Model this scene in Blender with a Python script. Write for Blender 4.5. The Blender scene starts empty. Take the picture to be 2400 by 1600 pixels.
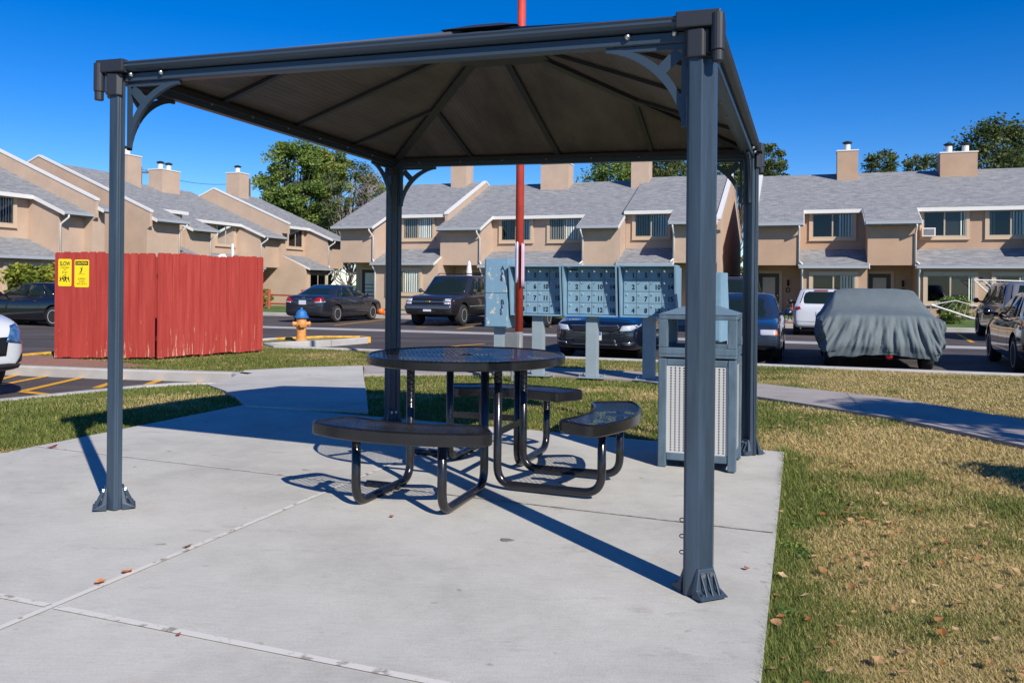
import bpy, bmesh, math, random
import numpy as np
from mathutils import Vector, Matrix, noise
from mathutils.bvhtree import BVHTree
from mathutils.geometry import delaunay_2d_cdt
random.seed(7); RNG = np.random.default_rng(7)
SC = bpy.context.scene; COL = SC.collection; R = math.radians

# ------------------------------------------------------------ camera, sky, sun, exposure
EYE = 1.2; FOC = 1949.5; ROLL = .0089; CY = 669.4
cam = bpy.data.cameras.new('camera'); cam_o = bpy.data.objects.new('camera', cam); COL.objects.link(cam_o)
cam.sensor_width = 36; cam.lens = 36*FOC/2400; cam.shift_y = -(800-CY)/2400
cam.clip_start = .05; cam.clip_end = 3000
cam_o.matrix_world = Matrix.Translation((0, 0, EYE)) @ Matrix.Rotation(R(90), 4, 'X') @ Matrix.Rotation(ROLL, 4, 'Z')
SC.camera = cam_o
SUN_EL = R(35.5); SUN_AZ = math.atan2(.515, -.857)      # direction towards the sun, measured from +Y towards +X
SDIR = Vector((math.cos(SUN_EL)*math.sin(SUN_AZ), math.cos(SUN_EL)*math.cos(SUN_AZ), math.sin(SUN_EL)))
W = bpy.data.worlds.new('World'); SC.world = W; W.use_nodes = True
wt = W.node_tree; bgn = wt.nodes['Background']
sky = wt.nodes.new('ShaderNodeTexSky'); sky.sky_type = 'NISHITA'; sky.sun_disc = False
sky.sun_elevation = SUN_EL; sky.sun_rotation = SUN_AZ; sky.altitude = 1800; sky.air_density = 1.0; sky.dust_density = .0; sky.ozone_density = 4.0
hs = wt.nodes.new('ShaderNodeHueSaturation'); hs.inputs['Saturation'].default_value = 1.4; hs.inputs['Hue'].default_value = .513
wt.links.new(sky.outputs[0], hs.inputs['Color']); wt.links.new(hs.outputs[0], bgn.inputs[0]); bgn.inputs[1].default_value = .116
sl = bpy.data.lights.new('sun', 'SUN'); sl.energy = 4.7; sl.angle = R(.5); sl.color = (1, .93, .83)
so = bpy.data.objects.new('sun', sl); COL.objects.link(so); so.rotation_euler = SDIR.to_track_quat('Z', 'Y').to_euler()
vs = SC.view_settings; vs.view_transform = 'Standard'; vs.look = 'None'; vs.gamma = 1; vs.exposure = .28; vs.use_curve_mapping = False

# ------------------------------------------------------------ site frame
YAW = -.334; CC, SS = math.cos(YAW), math.sin(YAW)
def UV(u, v, z=0): return Vector((CC*u - SS*v, SS*u + CC*v, z))
def toUV(x, y): return CC*x + SS*y, -SS*x + CC*y
LOT = -.28
def sm(t): t = min(1, max(0, t)); return t*t*(3-2*t)
def gz(x, y):
    t = sm((math.hypot(x, y-3.5)-5.2)/3.8)
    return (1-t)*(-.018*max(-6, min(6, x))) - .14*t
def ray(px, py):
    X, Y = px-1200, py-CY; c, s = math.cos(ROLL), math.sin(ROLL)
    return Vector(((c*X+s*Y)/FOC, 1, -(-s*X+c*Y)/FOC))
def at(px, py, z=None):
    d = ray(px, py); zz = 0 if z is None else z
    for i in range(25):
        t = (zz-EYE)/d.z; p = Vector((d.x*t, d.y*t, zz))
        if z is not None: return p
        zz = .5*zz + .5*gz(p.x, p.y)
    return p
def PL(v_, px):                                        # point on the site line v = v_ seen at column px
    k = (px-1200)/FOC; y = v_/(-SS*k+CC); return k*y, y

# ------------------------------------------------------------ materials
MATS = {}
def mat(name, col, rough=.6, metal=0, n1=None, amt=.12, col2=None, bump=0, bscale=60, spec=.5, coat=0, stretch=None, trans=0, lo=.35, hi=.65, detail=6):
    if name in MATS: return MATS[name]
    m = bpy.data.materials.new(name); m.use_nodes = True; nt = m.node_tree; b = nt.nodes['Principled BSDF']
    b.inputs['Roughness'].default_value = rough; b.inputs['Metallic'].default_value = metal
    b.inputs['Specular IOR Level'].default_value = spec; b.inputs['Coat Weight'].default_value = coat
    b.inputs['Coat Roughness'].default_value = .03
    if trans: b.inputs['Transmission Weight'].default_value = trans
    tc = nt.nodes.new('ShaderNodeTexCoord'); src = tc.outputs['Object']
    if stretch:
        mp = nt.nodes.new('ShaderNodeMapping'); mp.inputs['Scale'].default_value = stretch
        nt.links.new(src, mp.inputs[0]); src = mp.outputs[0]
    if n1:
        nz = nt.nodes.new('ShaderNodeTexNoise'); nz.inputs['Scale'].default_value = n1; nz.inputs['Detail'].default_value = detail
        nz.inputs['Roughness'].default_value = .65
        nt.links.new(src, nz.inputs['Vector'])
        rp = nt.nodes.new('ShaderNodeValToRGB'); nt.links.new(nz.outputs['Fac'], rp.inputs[0])
        c2 = col2 or tuple(c*(1+amt) for c in col); c1 = col if col2 else tuple(c*(1-amt) for c in col)
        rp.color_ramp.elements[0].position = lo; rp.color_ramp.elements[1].position = hi
        rp.color_ramp.elements[0].color = (*c1, 1); rp.color_ramp.elements[1].color = (*c2, 1)
        nt.links.new(rp.outputs[0], b.inputs['Base Color'])
    else: b.inputs['Base Color'].default_value = (*col, 1)
    if bump:
        nb = nt.nodes.new('ShaderNodeTexNoise'); nb.inputs['Scale'].default_value = bscale; nb.inputs['Detail'].default_value = 4
        nt.links.new(src, nb.inputs['Vector'])
        bp = nt.nodes.new('ShaderNodeBump'); bp.inputs['Strength'].default_value = bump; bp.inputs['Distance'].default_value = .02
        nt.links.new(nb.outputs['Fac'], bp.inputs['Height']); nt.links.new(bp.outputs[0], b.inputs['Normal'])
    MATS[name] = m; return m
M = dict(
 slate=mat('slate_paint', (.034, .054, .080), .35, n1=24, amt=.28, spec=.5, stretch=(1, 1, .06)),
 slate2=mat('slate_beam', (.034, .054, .080), .4),
 blackp=mat('black_plastic', (.028, .029, .034), .42),
 blkmesh=mat('black_mesh_coating', (.02, .02, .022), .18, spec=.7, coat=.5), blk=mat('black_coating', (.011, .011, .013), .2, n1=6, amt=.3, spec=.6, bump=.05, bscale=200),
 zinc=mat('zinc', (.6, .6, .6), .35, 1), chrome=mat('chrome', (.75, .75, .75), .12, 1),
 mail=mat('mail_paint', (.20, .335, .43), .45, n1=3, amt=.10), mailpost=mat('mail_post', (.27, .335, .37), .5, n1=5, amt=.06),
 maildark=mat('mail_gap', (.02, .025, .03), .8), ink=mat('black_ink', (.008, .008, .008), .6),
 redpole=mat('red_pole', (.50, .060, .040), .4, n1=8, amt=.2, stretch=(1, 1, .3)), greypole=mat('grey_pole', (.18, .19, .2), .55, n1=5),
 paper=mat('paper', (.75, .74, .85), .8), pinkpaper=mat('pink_paper', (.62, .42, .52), .8),
 bin=mat('bin_plastic', (.080, .125, .165), .6, n1=9, amt=.3, stretch=(1, 1, .35)), binpanel=mat('bin_panel', (.50, .50, .49), .5),
 stuccopale=mat('stucco_pale', (.49, .365, .275), .9, n1=.9, amt=.07, bump=.25, bscale=40, spec=.1), stucco=mat('stucco', (.455, .312, .218), .9, n1=.9, amt=.07, bump=.25, bscale=40, spec=.1),
 trim=mat('trim_tan', (.55, .42, .30), .8, spec=.2), white=mat('white_paint', (.70, .69, .66), .5),
 gutter=mat('gutter', (.36, .39, .42), .5), frame=mat('window_frame', (.42, .35, .25), .6),
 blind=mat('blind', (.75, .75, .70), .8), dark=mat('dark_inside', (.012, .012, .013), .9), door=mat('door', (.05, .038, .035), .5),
 doorpanel=mat('door_panel', (.45, .42, .36), .6), concrete=mat('concrete', (.42, .405, .385), .9, n1=1.3, amt=.13, bump=.2, bscale=90, spec=.2),
 orange=mat('orange_gate', (.42, .11, .03), .8), rail=mat('rail_wood', (.36, .085, .04), .8, n1=6),
 tyre=mat('tyre', (.02, .02, .021), .85), rim=mat('rim', (.55, .55, .57), .35, .35), glass=mat('car_glass', (.010, .018, .016), .05, spec=.35),
 wellblack=mat('wheel_well', (.006, .006, .006), .95), lampglass=mat('lamp_glass', (.6, .62, .65), .12, .3), tail=mat('tail_lamp', (.38, .008, .012), .15, spec=.8),
 amber=mat('amber_lamp', (.75, .16, .02), .2), blackgrille=mat('grille', (.01, .01, .01), .4), cladding=mat('cladding', (.03, .03, .032), .6),
 yellowsign=mat('yellow_sign', (.80, .62, .01), .45), yellowkerb=mat('yellow_kerb', (.62, .33, .04), .8, n1=6, amt=.3),
 bluecap=mat('hydrant_blue', (.02, .15, .42), .5), hyd=mat('hydrant_orange', (.66, .28, .08), .55, n1=12, amt=.15),
 bark=mat('bark', (.12, .09, .065), .9, n1=8, amt=.3), deadbark=mat('dead_bark', (.32, .27, .24), .9, n1=5, amt=.25), wood=mat('pole_wood', (.13, .09, .06), .9),
 plate=mat('plate', (.6, .62, .66), .4), plateblue=mat('plate_blue', (.03, .10, .4), .4), gold=mat('gold', (.55, .4, .12), .3, .7),
 cover=mat('cover_cloth', (.128, .158, .168), .75, n1=2, amt=.08, spec=.3), winglass=None)
def glassmat(k=1., name='window_glass'):
    m = bpy.data.materials.new(name); m.use_nodes = True; nt = m.node_tree; nt.nodes.clear()
    o = nt.nodes.new('ShaderNodeOutputMaterial'); mx = nt.nodes.new('ShaderNodeMixShader'); t = nt.nodes.new('ShaderNodeBsdfTransparent'); g = nt.nodes.new('ShaderNodeBsdfGlossy')
    t.inputs[0].default_value = (.90*k, .94*k, .93*k, 1); g.inputs['Roughness'].default_value = .02; g.inputs[0].default_value = (.9, .95, 1, 1)
    fr = nt.nodes.new('ShaderNodeFresnel'); fr.inputs[0].default_value = 1.5
    nt.links.new(fr.outputs[0], mx.inputs[0]); nt.links.new(t.outputs[0], mx.inputs[1]); nt.links.new(g.outputs[0], mx.inputs[2]); nt.links.new(mx.outputs[0], o.inputs[0])
    return m
M['winglass'] = glassmat(); M['winglass_dark'] = glassmat(.5, 'screened_glass')
def nodes(name):
    m = bpy.data.materials.new(name); m.use_nodes = True; nt = m.node_tree
    return m, nt, nt.nodes['Principled BSDF'], nt.nodes.new('ShaderNodeTexCoord')
def ramp(nt, src, stops):
    r = nt.nodes.new('ShaderNodeValToRGB'); nt.links.new(src, r.inputs[0]); e = r.color_ramp.elements
    while len(e) < len(stops): e.new(.5)
    for i, (p, c) in enumerate(stops): e[i].position = p; e[i].color = (*c, 1) if len(c) == 3 else c
    return r.outputs[0]
def noisen(nt, vec, scale, detail=5, rough=.6):
    n = nt.nodes.new('ShaderNodeTexNoise'); n.inputs['Scale'].default_value = scale; n.inputs['Detail'].default_value = detail; n.inputs['Roughness'].default_value = rough
    nt.links.new(vec, n.inputs['Vector']); return n.outputs['Fac']
def mixc(nt, fac, a, b, mode='MIX'):
    x = nt.nodes.new('ShaderNodeMix'); x.data_type = 'RGBA'; x.blend_type = mode
    for s, i in ((fac, 0), (a, 6), (b, 7)):
        if hasattr(s, 'is_linked'): nt.links.new(s, x.inputs[i])
        elif i == 0: x.inputs[0].default_value = s
        else: x.inputs[i].default_value = (*s, 1)
    return x.outputs[2]
def mapn(nt, vec, sc, rot=(0, 0, 0)):
    n = nt.nodes.new('ShaderNodeMapping'); n.inputs['Scale'].default_value = sc; n.inputs['Rotation'].default_value = rot
    nt.links.new(vec, n.inputs[0]); return n.outputs[0]
def bumpn(nt, b, h, st, dist=.01):
    n = nt.nodes.new('ShaderNodeBump'); n.inputs['Strength'].default_value = st; n.inputs['Distance'].default_value = dist
    nt.links.new(h, n.inputs['Height']); nt.links.new(n.outputs[0], b.inputs['Normal'])
# roof shingles
m, nt, b, tc = nodes('shingles'); v = tc.outputs['Object']
br = nt.nodes.new('ShaderNodeTexBrick'); nt.links.new(mapn(nt, v, (1, 1.14, 0)), br.inputs['Vector']); br.inputs['Scale'].default_value = 1
br.inputs['Brick Width'].default_value = .28; br.inputs['Row Height'].default_value = .14; br.inputs['Mortar Size'].default_value = .006
br.inputs['Color1'].default_value = (.17, .18, .19, 1); br.inputs['Color2'].default_value = (.265, .275, .285, 1); br.inputs['Mortar'].default_value = (.1, .1, .11, 1); br.inputs['Bias'].default_value = .1
c = mixc(nt, ramp(nt, noisen(nt, mapn(nt, v, (1.3, 5, 5)), 1.6, 6), [(.3, (.15, .155, .165)), (.7, (.33, .335, .345))]), (0, 0, 0), (0, 0, 0))
r2 = ramp(nt, noisen(nt, mapn(nt, v, (1.6, 6.5, 6.5)), 1.5, 7, .8), [(.38, (.14, .145, .155)), (.5, (.25, .255, .265)), (.60, (.40, .40, .395))])
nt.links.new(mixc(nt, .62, br.outputs['Color'], r2), b.inputs['Base Color']); b.inputs['Roughness'].default_value = .95; b.inputs['Specular IOR Level'].default_value = .15
bumpn(nt, b, br.outputs['Fac'], -.4); M['shingle'] = m
# slab concrete (broomed, weathered)
m, nt, b, tc = nodes('slab_concrete'); v = tc.outputs['Object']
c1 = ramp(nt, noisen(nt, v, .9, 8, .7), [(.32, (.40, .39, .355)), (.5, (.505, .494, .448)), (.68, (.575, .562, .51))])
st = ramp(nt, noisen(nt, mapn(nt, v, (1, 2.2, 1), (0, 0, .5)), 2.3, 9, .75), [(.58, (0, 0, 0)), (.74, (1, 1, 1))])
c2 = mixc(nt, st, c1, (.36, .335, .31))
ru = ramp(nt, noisen(nt, v, 1.5, 5, .6), [(.60, (0, 0, 0)), (.78, (.7, .7, .7))])
c3 = mixc(nt, ru, c2, (.47, .39, .32))
gr = ramp(nt, noisen(nt, v, 130, 4, .8), [(.28, (.72, .72, .71)), (.42, (.97, .97, .97)), (.75, (1.1, 1.1, 1.1))])
br_ = ramp(nt, noisen(nt, mapn(nt, v, (3, 26, 1), (0, 0, -YAW)), 3, 6, .8), [(.3, (.90, .90, .89)), (.7, (1.06, 1.06, 1.06))])
sp_ = ramp(nt, noisen(nt, v, 9, 2, .4), [(.22, (.66, .64, .61)), (.27, (1, 1, 1))])
c3 = mixc(nt, 1, mixc(nt, 1, c3, br_, 'MULTIPLY'), sp_, 'MULTIPLY')
nt.links.new(mixc(nt, 1, c3, gr, 'MULTIPLY'), b.inputs['Base Color']); b.inputs['Roughness'].default_value = .85; b.inputs['Specular IOR Level'].default_value = .25
bumpn(nt, b, noisen(nt, mapn(nt, v, (90, 12, 30)), 4, 4), .25, .004); M['slab'] = m
# joint filler
M['joint'] = mat('joint_sealant', (.62, .60, .55), .9, n1=14, col2=(.30, .27, .23), lo=.54, hi=.62)
M['jointdark'] = mat('joint_dark', (.24, .21, .18), .95, n1=10, col2=(.5, .48, .44), lo=.45, hi=.6)
# asphalt
m, nt, b, tc = nodes('asphalt'); v = tc.outputs['Object']
c1 = ramp(nt, noisen(nt, mapn(nt, v, (.35, 1.1, 1), (0, 0, YAW)), .8, 7, .65), [(.3, (.040, .034, .034)), (.5, (.072, .060, .058)), (.72, (.135, .112, .102))])
gr = ramp(nt, noisen(nt, v, 60, 3, .8), [(.35, (.6, .6, .6)), (.7, (1.5, 1.5, 1.5))])
nt.links.new(mixc(nt, 1, c1, gr, 'MULTIPLY'), b.inputs['Base Color']); b.inputs['Roughness'].default_value = .85; bumpn(nt, b, noisen(nt, v, 90, 3), .4, .01); M['asphalt'] = m
# turf soil under the blades
def turfm(name, k=1.):
    m, nt, b, tc = nodes(name); v = tc.outputs['Object']
    p = ramp(nt, noisen(nt, v, .55, 6, .62), [(.36, (.12*k, .15*k, .04*k)), (.5, (.27*k, .25*k, .08*k)), (.66, (.46*k, .36*k, .17*k))])
    g = ramp(nt, noisen(nt, v, 38, 6, .8), [(.3, (.45, .45, .45)), (.7, (1.5, 1.5, 1.5))])
    g2 = ramp(nt, noisen(nt, v, 7, 5, .7), [(.3, (.7, .7, .7)), (.7, (1.3, 1.3, 1.3))])
    nt.links.new(mixc(nt, 1, mixc(nt, 1, p, g, 'MULTIPLY'), g2, 'MULTIPLY'), b.inputs['Base Color'])
    b.inputs['Roughness'].default_value = 1; b.inputs['Specular IOR Level'].default_value = .05
    bumpn(nt, b, noisen(nt, v, 45, 6, .8), .9, .05); return m
M['turf'] = turfm('turf')
m, nt, b, tc = nodes('far_turf'); v = tc.outputs['Object']
p = ramp(nt, noisen(nt, v, 1.1, 6, .7), [(.35, (.05, .11, .015)), (.6, (.10, .16, .025)), (.8, (.2, .18, .07))]); nt.links.new(p, b.inputs['Base Color']); b.inputs['Roughness'].default_value = 1; M['farturf'] = m
def leafm(name, a, bb):
    m, nt, b, tc = nodes(name)
    at_ = nt.nodes.new('ShaderNodeAttribute'); at_.attribute_name = 'rnd'
    nt.links.new(ramp(nt, at_.outputs['Fac'], [(0, a), (1, bb)]), b.inputs['Base Color']); b.inputs['Roughness'].default_value = .6; b.inputs['Specular IOR Level'].default_value = .25
    tr = nt.nodes.new('ShaderNodeBsdfTranslucent'); nt.links.new(ramp(nt, at_.outputs['Fac'], [(0, a), (1, bb)]), tr.inputs[0])
    mx = nt.nodes.new('ShaderNodeMixShader'); mx.inputs[0].default_value = .3; o = nt.nodes['Material Output']
    nt.links.new(b.outputs[0], mx.inputs[1]); nt.links.new(tr.outputs[0], mx.inputs[2]); nt.links.new(mx.outputs[0], o.inputs[0]); return m
def blade_mat():
    m, nt, b, tc = nodes('grass_blade'); at_ = nt.nodes.new('ShaderNodeAttribute'); at_.attribute_name = 'rnd'
    c = ramp(nt, at_.outputs['Fac'], [(0, (.085, .135, .03)), (.35, (.20, .24, .055)), (.55, (.42, .35, .12)), (1, (.72, .54, .28))])
    nt.links.new(c, b.inputs['Base Color']); b.inputs['Roughness'].default_value = .7; b.inputs['Specular IOR Level'].default_value = .2
    tr = nt.nodes.new('ShaderNodeBsdfTranslucent'); nt.links.new(c, tr.inputs[0]); mx = nt.nodes.new('ShaderNodeMixShader'); mx.inputs[0].default_value = .25
    nt.links.new(b.outputs[0], mx.inputs[1]); nt.links.new(tr.outputs[0], mx.inputs[2]); nt.links.new(mx.outputs[0], nt.nodes['Material Output'].inputs[0]); return m
M['blade'] = blade_mat()
M['leafA'] = leafm('leaf_dark', (.05, .12, .025), (.28, .36, .08)); M['leafB'] = leafm('leaf_olive', (.04, .075, .025), (.17, .20, .06))
M['leafY'] = leafm('leaf_yellowgreen', (.08, .14, .02), (.35, .36, .05)); M['leafG'] = leafm('leaf_grey', (.14, .13, .1), (.3, .26, .22))
M['litter'] = leafm('leaf_litter', (.36, .14, .04), (.68, .50, .28)); M['leafM'] = leafm('leaf_light', (.09, .15, .03), (.36, .40, .10))
# red fence boards
m, nt, b, tc = nodes('red_boards'); v = tc.outputs['Object']
c1 = ramp(nt, noisen(nt, mapn(nt, v, (9, 9, .5)), 1.6, 5, .7), [(.3, (.29, .033, .027)), (.5, (.36, .046, .036)), (.74, (.44, .072, .054))])
sp = nt.nodes.new('ShaderNodeSeparateXYZ'); nt.links.new(v, sp.inputs[0])
ma = nt.nodes.new('ShaderNodeMath'); ma.operation = 'MULTIPLY_ADD'; nt.links.new(sp.outputs[2], ma.inputs[0]); ma.inputs[1].default_value = -.16; nt.links.new(noisen(nt, mapn(nt, v, (22, 22, 1.6)), 1, 6, .75), ma.inputs[2])
nt.links.new(mixc(nt, ramp(nt, ma.outputs[0], [(.555, (0, 0, 0)), (.60, (1, 1, 1))]), c1, (.55, .36, .26)), b.inputs['Base Color']); b.inputs['Roughness'].default_value = .75; b.inputs['Specular IOR Level'].default_value = .2
M['red'] = m
# peeling locker doors
m, nt, b, tc = nodes('peeling_paint'); v = tc.outputs['Object']
f = ramp(nt, noisen(nt, mapn(nt, v, (3.2, 3.2, 2.0)), 2.0, 7, .7), [(.57, (0, 0, 0)), (.585, (1, 1, 1))])
nt.links.new(mixc(nt, f, (.19, .33, .44), (.60, .56, .42)), b.inputs['Base Color']); b.inputs['Roughness'].default_value = .5; M['peel'] = m
# gazebo roof sheets
m, nt, b, tc = nodes('bronze_roof_sheet'); v = tc.outputs['Object']
nt.links.new(ramp(nt, noisen(nt, mapn(nt, v, (3.5, .8, 3)), 1.3, 6, .7), [(.3, (.09, .078, .068)), (.7, (.20, .172, .148))]), b.inputs['Base Color']); b.inputs['Roughness'].default_value = .45
wv = nt.nodes.new('ShaderNodeTexWave'); wv.inputs['Scale'].default_value = 9; nt.links.new(v, wv.inputs[0]); bumpn(nt, b, wv.outputs['Fac'], .35, .004)
tr = nt.nodes.new('ShaderNodeBsdfTranslucent'); tr.inputs[0].default_value = (.14, .11, .085, 1); mx = nt.nodes.new('ShaderNodeMixShader'); mx.inputs[0].default_value = .35
nt.links.new(b.outputs[0], mx.inputs[1]); nt.links.new(tr.outputs[0], mx.inputs[2]); nt.links.new(mx.outputs[0], nt.nodes['Material Output'].inputs[0]); M['roofsheet'] = m
def carpaint(name, c, rough=.28, metal=.3): return mat(name, c, rough, metal, coat=1.)

# ------------------------------------------------------------ mesh helpers
class MB:
    def __init__(s): s.v = []; s.f = []; s.mi = []; s.k = 0; s.M = Matrix.Identity(4)
    def add(s, vs, fs):
        n = len(s.v); s.v += [tuple(s.M @ Vector(p)) for p in vs]; s.f += [tuple(n+i for i in f) for f in fs]; s.mi += [s.k]*len(fs); return s
    def box(s, a, b):
        x0, y0, z0 = a; x1, y1, z1 = b
        return s.add([(x0,y0,z0),(x1,y0,z0),(x1,y1,z0),(x0,y1,z0),(x0,y0,z1),(x1,y0,z1),(x1,y1,z1),(x0,y1,z1)],
              [(0,3,2,1),(4,5,6,7),(0,1,5,4),(1,2,6,5),(2,3,7,6),(3,0,4,7)])
    def prism(s, poly, a, b, ax='x'):                 # polygon extruded along an axis; poly in the other two coordinates
        n = len(poly)
        f = {'x': lambda p, t: (t, p[0], p[1]), 'y': lambda p, t: (p[0], t, p[1]), 'z': lambda p, t: (p[0], p[1], t)}[ax]
        vs = [f(p, a) for p in poly] + [f(p, b) for p in poly]
        return s.add(vs, [tuple(range(n))[::-1], tuple(range(n, 2*n))] + [(i, (i+1) % n, n+(i+1) % n, n+i) for i in range(n)])
    def tube(s, pts, r, n=10, cap=True):
        pts = [Vector(p) for p in pts]; rs = r if isinstance(r, (list, tuple)) else [r]*len(pts)
        vs = []; ref = None
        for i, p in enumerate(pts):
            t = ((pts[min(i+1, len(pts)-1)]-p).normalized() + (p-pts[max(i-1, 0)]).normalized()).normalized()
            if ref is None: ref = Vector((0, 0, 1)) if abs(t.z) < .9 else Vector((1, 0, 0))
            a = t.cross(ref).normalized(); bb = t.cross(a).normalized(); ref = -bb if False else a.cross(t)
            for j in range(n):
                q = 2*math.pi*j/n; vs.append(p + rs[i]*(math.cos(q)*a + math.sin(q)*bb))
        fs = [(i*n+j, i*n+(j+1) % n, (i+1)*n+(j+1) % n, (i+1)*n+j) for i in range(len(pts)-1) for j in range(n)]
        if cap: fs += [tuple(range(n))[::-1], tuple((len(pts)-1)*n+j for j in range(n))]
        return s.add(vs, fs)
    def bar(s, a, b, w, h=None, up=(0, 0, 1)):
        a = Vector(a); b = Vector(b); t = (b-a).normalized(); sd = t.cross(Vector(up))
        if sd.length < 1e-4: sd = t.cross(Vector((0, 1, 0)))
        sd.normalize(); u = sd.cross(t); h = w if h is None else h
        c = [(-w/2, -h/2), (w/2, -h/2), (w/2, h/2), (-w/2, h/2)]
        vs = [a+sd*x+u*y for x, y in c] + [b+sd*x+u*y for x, y in c]
        return s.add(vs, [(0, 1, 2, 3), (7, 6, 5, 4), (0, 4, 5, 1), (1, 5, 6, 2), (2, 6, 7, 3), (3, 7, 4, 0)])
    def lathe(s, prof, n=24, axis='z', c=(0, 0, 0)):
        vs = []
        for r, h in prof:
            for j in range(n):
                q = 2*math.pi*j/n; x, y = r*math.cos(q), r*math.sin(q)
                p = {'z': (x, y, h), 'y': (x, h, y), 'x': (h, x, y)}[axis]; vs.append((p[0]+c[0], p[1]+c[1], p[2]+c[2]))
        m_ = len(prof)
        fs = [(i*n+j, i*n+(j+1) % n, (i+1)*n+(j+1) % n, (i+1)*n+j) for i in range(m_-1) for j in range(n)]
        fs += [tuple(range(n))[::-1], tuple((m_-1)*n+j for j in range(n))]
        return s.add(vs, fs)
    def quad(s, *p): return s.add(p, [tuple(range(len(p)))])
    def build(s, name, mats, parent=None, smooth=False, loc=None, rz=0, bevel=0, recalc=True):
        me = bpy.data.meshes.new(name); me.from_pydata(s.v, [], s.f)
        mats = mats if isinstance(mats, (list, tuple)) else [mats]
        for m_ in mats: me.materials.append(m_)
        if len(mats) > 1: me.polygons.foreach_set('material_index', s.mi)
        if recalc:
            bm = bmesh.new(); bm.from_mesh(me); bmesh.ops.recalc_face_normals(bm, faces=bm.faces); bm.to_mesh(me); bm.free()
        if smooth: me.polygons.foreach_set('use_smooth', [True]*len(me.polygons))
        o = bpy.data.objects.new(name, me); COL.objects.link(o)
        if parent: o.parent = parent
        if loc is not None: o.location = loc
        if rz: o.rotation_euler.z = rz
        if bevel:
            b_ = o.modifiers.new('b', 'BEVEL'); b_.width = bevel; b_.segments = 2; b_.limit_method = 'ANGLE'
        return o
def tag(o, label=None, cat=None, group=None, kind=None):
    for k, v_ in (('label', label), ('category', cat), ('group', group), ('kind', kind)):
        if v_: o[k] = v_
    return o
def empty(name, loc, rz, label, cat, group=None):
    o = bpy.data.objects.new(name, None); COL.objects.link(o); o.location = loc; o.rotation_euler.z = rz; o.empty_display_size = .2
    return tag(o, label, cat, group)
def copy_tree(o, parent=None):
    c = o.copy(); COL.objects.link(c); c.parent = parent
    for ch in list(o.children): copy_tree(ch, c)
    return c
def text(txt, size, mt, parent=None, name='lettering', M4=None, ext=.001, align='CENTER', bold=0, sx=1):
    cu = bpy.data.curves.new(name, 'FONT'); cu.body = txt; cu.size = size; cu.extrude = ext; cu.align_x = align; cu.align_y = 'CENTER'; cu.offset = bold
    t = bpy.data.objects.new(name, cu); COL.objects.link(t); bpy.context.view_layer.update()
    me = bpy.data.meshes.new_from_object(t.evaluated_get(bpy.context.evaluated_depsgraph_get())); bpy.data.objects.remove(t); bpy.data.curves.remove(cu)
    if sx != 1: me.transform(Matrix.Scale(sx, 4, (1, 0, 0)))
    if M4 is not None: me.transform(M4)
    me.materials.clear(); me.materials.append(mt)
    return me
def meshobj(me, name, parent=None):
    o = bpy.data.objects.new(name, me); COL.objects.link(o)
    if parent: o.parent = parent
    return o
UPR = Matrix.Rotation(R(90), 4, 'X')                    # text stands up and faces -Y
def joinme(mes, name):
    bm = bmesh.new()
    for me in mes: bm.from_mesh(me)
    out = bpy.data.meshes.new(name); bm.to_mesh(out); bm.free()
    for m_ in mes[0].materials: out.materials.append(m_)
    return out
def densify(poly, d):
    out = []
    for i, p in enumerate(poly):
        q = poly[(i+1) % len(poly)]; n = max(1, int(math.hypot(q[0]-p[0], q[1]-p[1])/d))
        out += [(p[0]+(q[0]-p[0])*k/n, p[1]+(q[1]-p[1])*k/n) for k in range(n)]
    return out
def inside(poly, x, y):
    c = False; j = len(poly)-1
    for i in range(len(poly)):
        if (poly[i][1] > y) != (poly[j][1] > y) and x < (poly[j][0]-poly[i][0])*(y-poly[i][1])/(poly[j][1]-poly[i][1])+poly[i][0]: c = not c
        j = i
    return c
def sheet(name, poly, zf, m_, d=.5, skirt=.2, kind='structure', parent=None):
    """thick sheet over a polygon (world x, y) whose top follows zf"""
    pb = densify(poly, d); xs = [p[0] for p in pb]; ys = [p[1] for p in pb]; n = len(pb); pts = [Vector(p) for p in pb]
    x = min(xs)+d/2
    while x < max(xs):
        y = min(ys)+d/2
        while y < max(ys):
            if inside(pb, x, y) and min(math.hypot(x-q[0], y-q[1]) for q in pb) > d*.5: pts.append(Vector((x, y)))
            y += d
        x += d
    vv, ee, ff, _, _, _ = delaunay_2d_cdt(pts, [(i, (i+1) % n) for i in range(n)], [list(range(n))], 1, 1e-5)
    mb = MB(); mb.add([(p.x, p.y, zf(p.x, p.y)) for p in vv], [tuple(f) for f in ff])
    if skirt:
        top = [(p[0], p[1], zf(*p)) for p in pb]; mb.add(top + [(a, b_, c_-skirt) for a, b_, c_ in top], [(i, (i+1) % n, n+(i+1) % n, n+i) for i in range(n)])
    o = mb.build(name, m_, parent)
    return tag(o, kind=kind) if kind else o
def ribbon(name, pts, w, zf, m_, parent=None, d=.3):
    """flat strip of width w along world points"""
    P = []
    for a, b_ in zip(pts[:-1], pts[1:]):
        n = max(1, int(math.hypot(b_[0]-a[0], b_[1]-a[1])/d)); P += [(a[0]+(b_[0]-a[0])*k/n, a[1]+(b_[1]-a[1])*k/n) for k in range(n)]
    P.append(pts[-1][:2]); mb = MB(); vs = []
    for i, p in enumerate(P):
        a = P[max(0, i-1)]; b_ = P[min(len(P)-1, i+1)]; t = Vector((b_[0]-a[0], b_[1]-a[1])).normalized()
        for s_ in (-1, 1): x, y = p[0]-t.y*s_*w/2, p[1]+t.x*s_*w/2; vs.append((x, y, zf(x, y)))
    mb.add(vs, [(2*i, 2*i+1, 2*i+3, 2*i+2) for i in range(len(P)-1)]); return mb.build(name, m_, parent)
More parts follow.
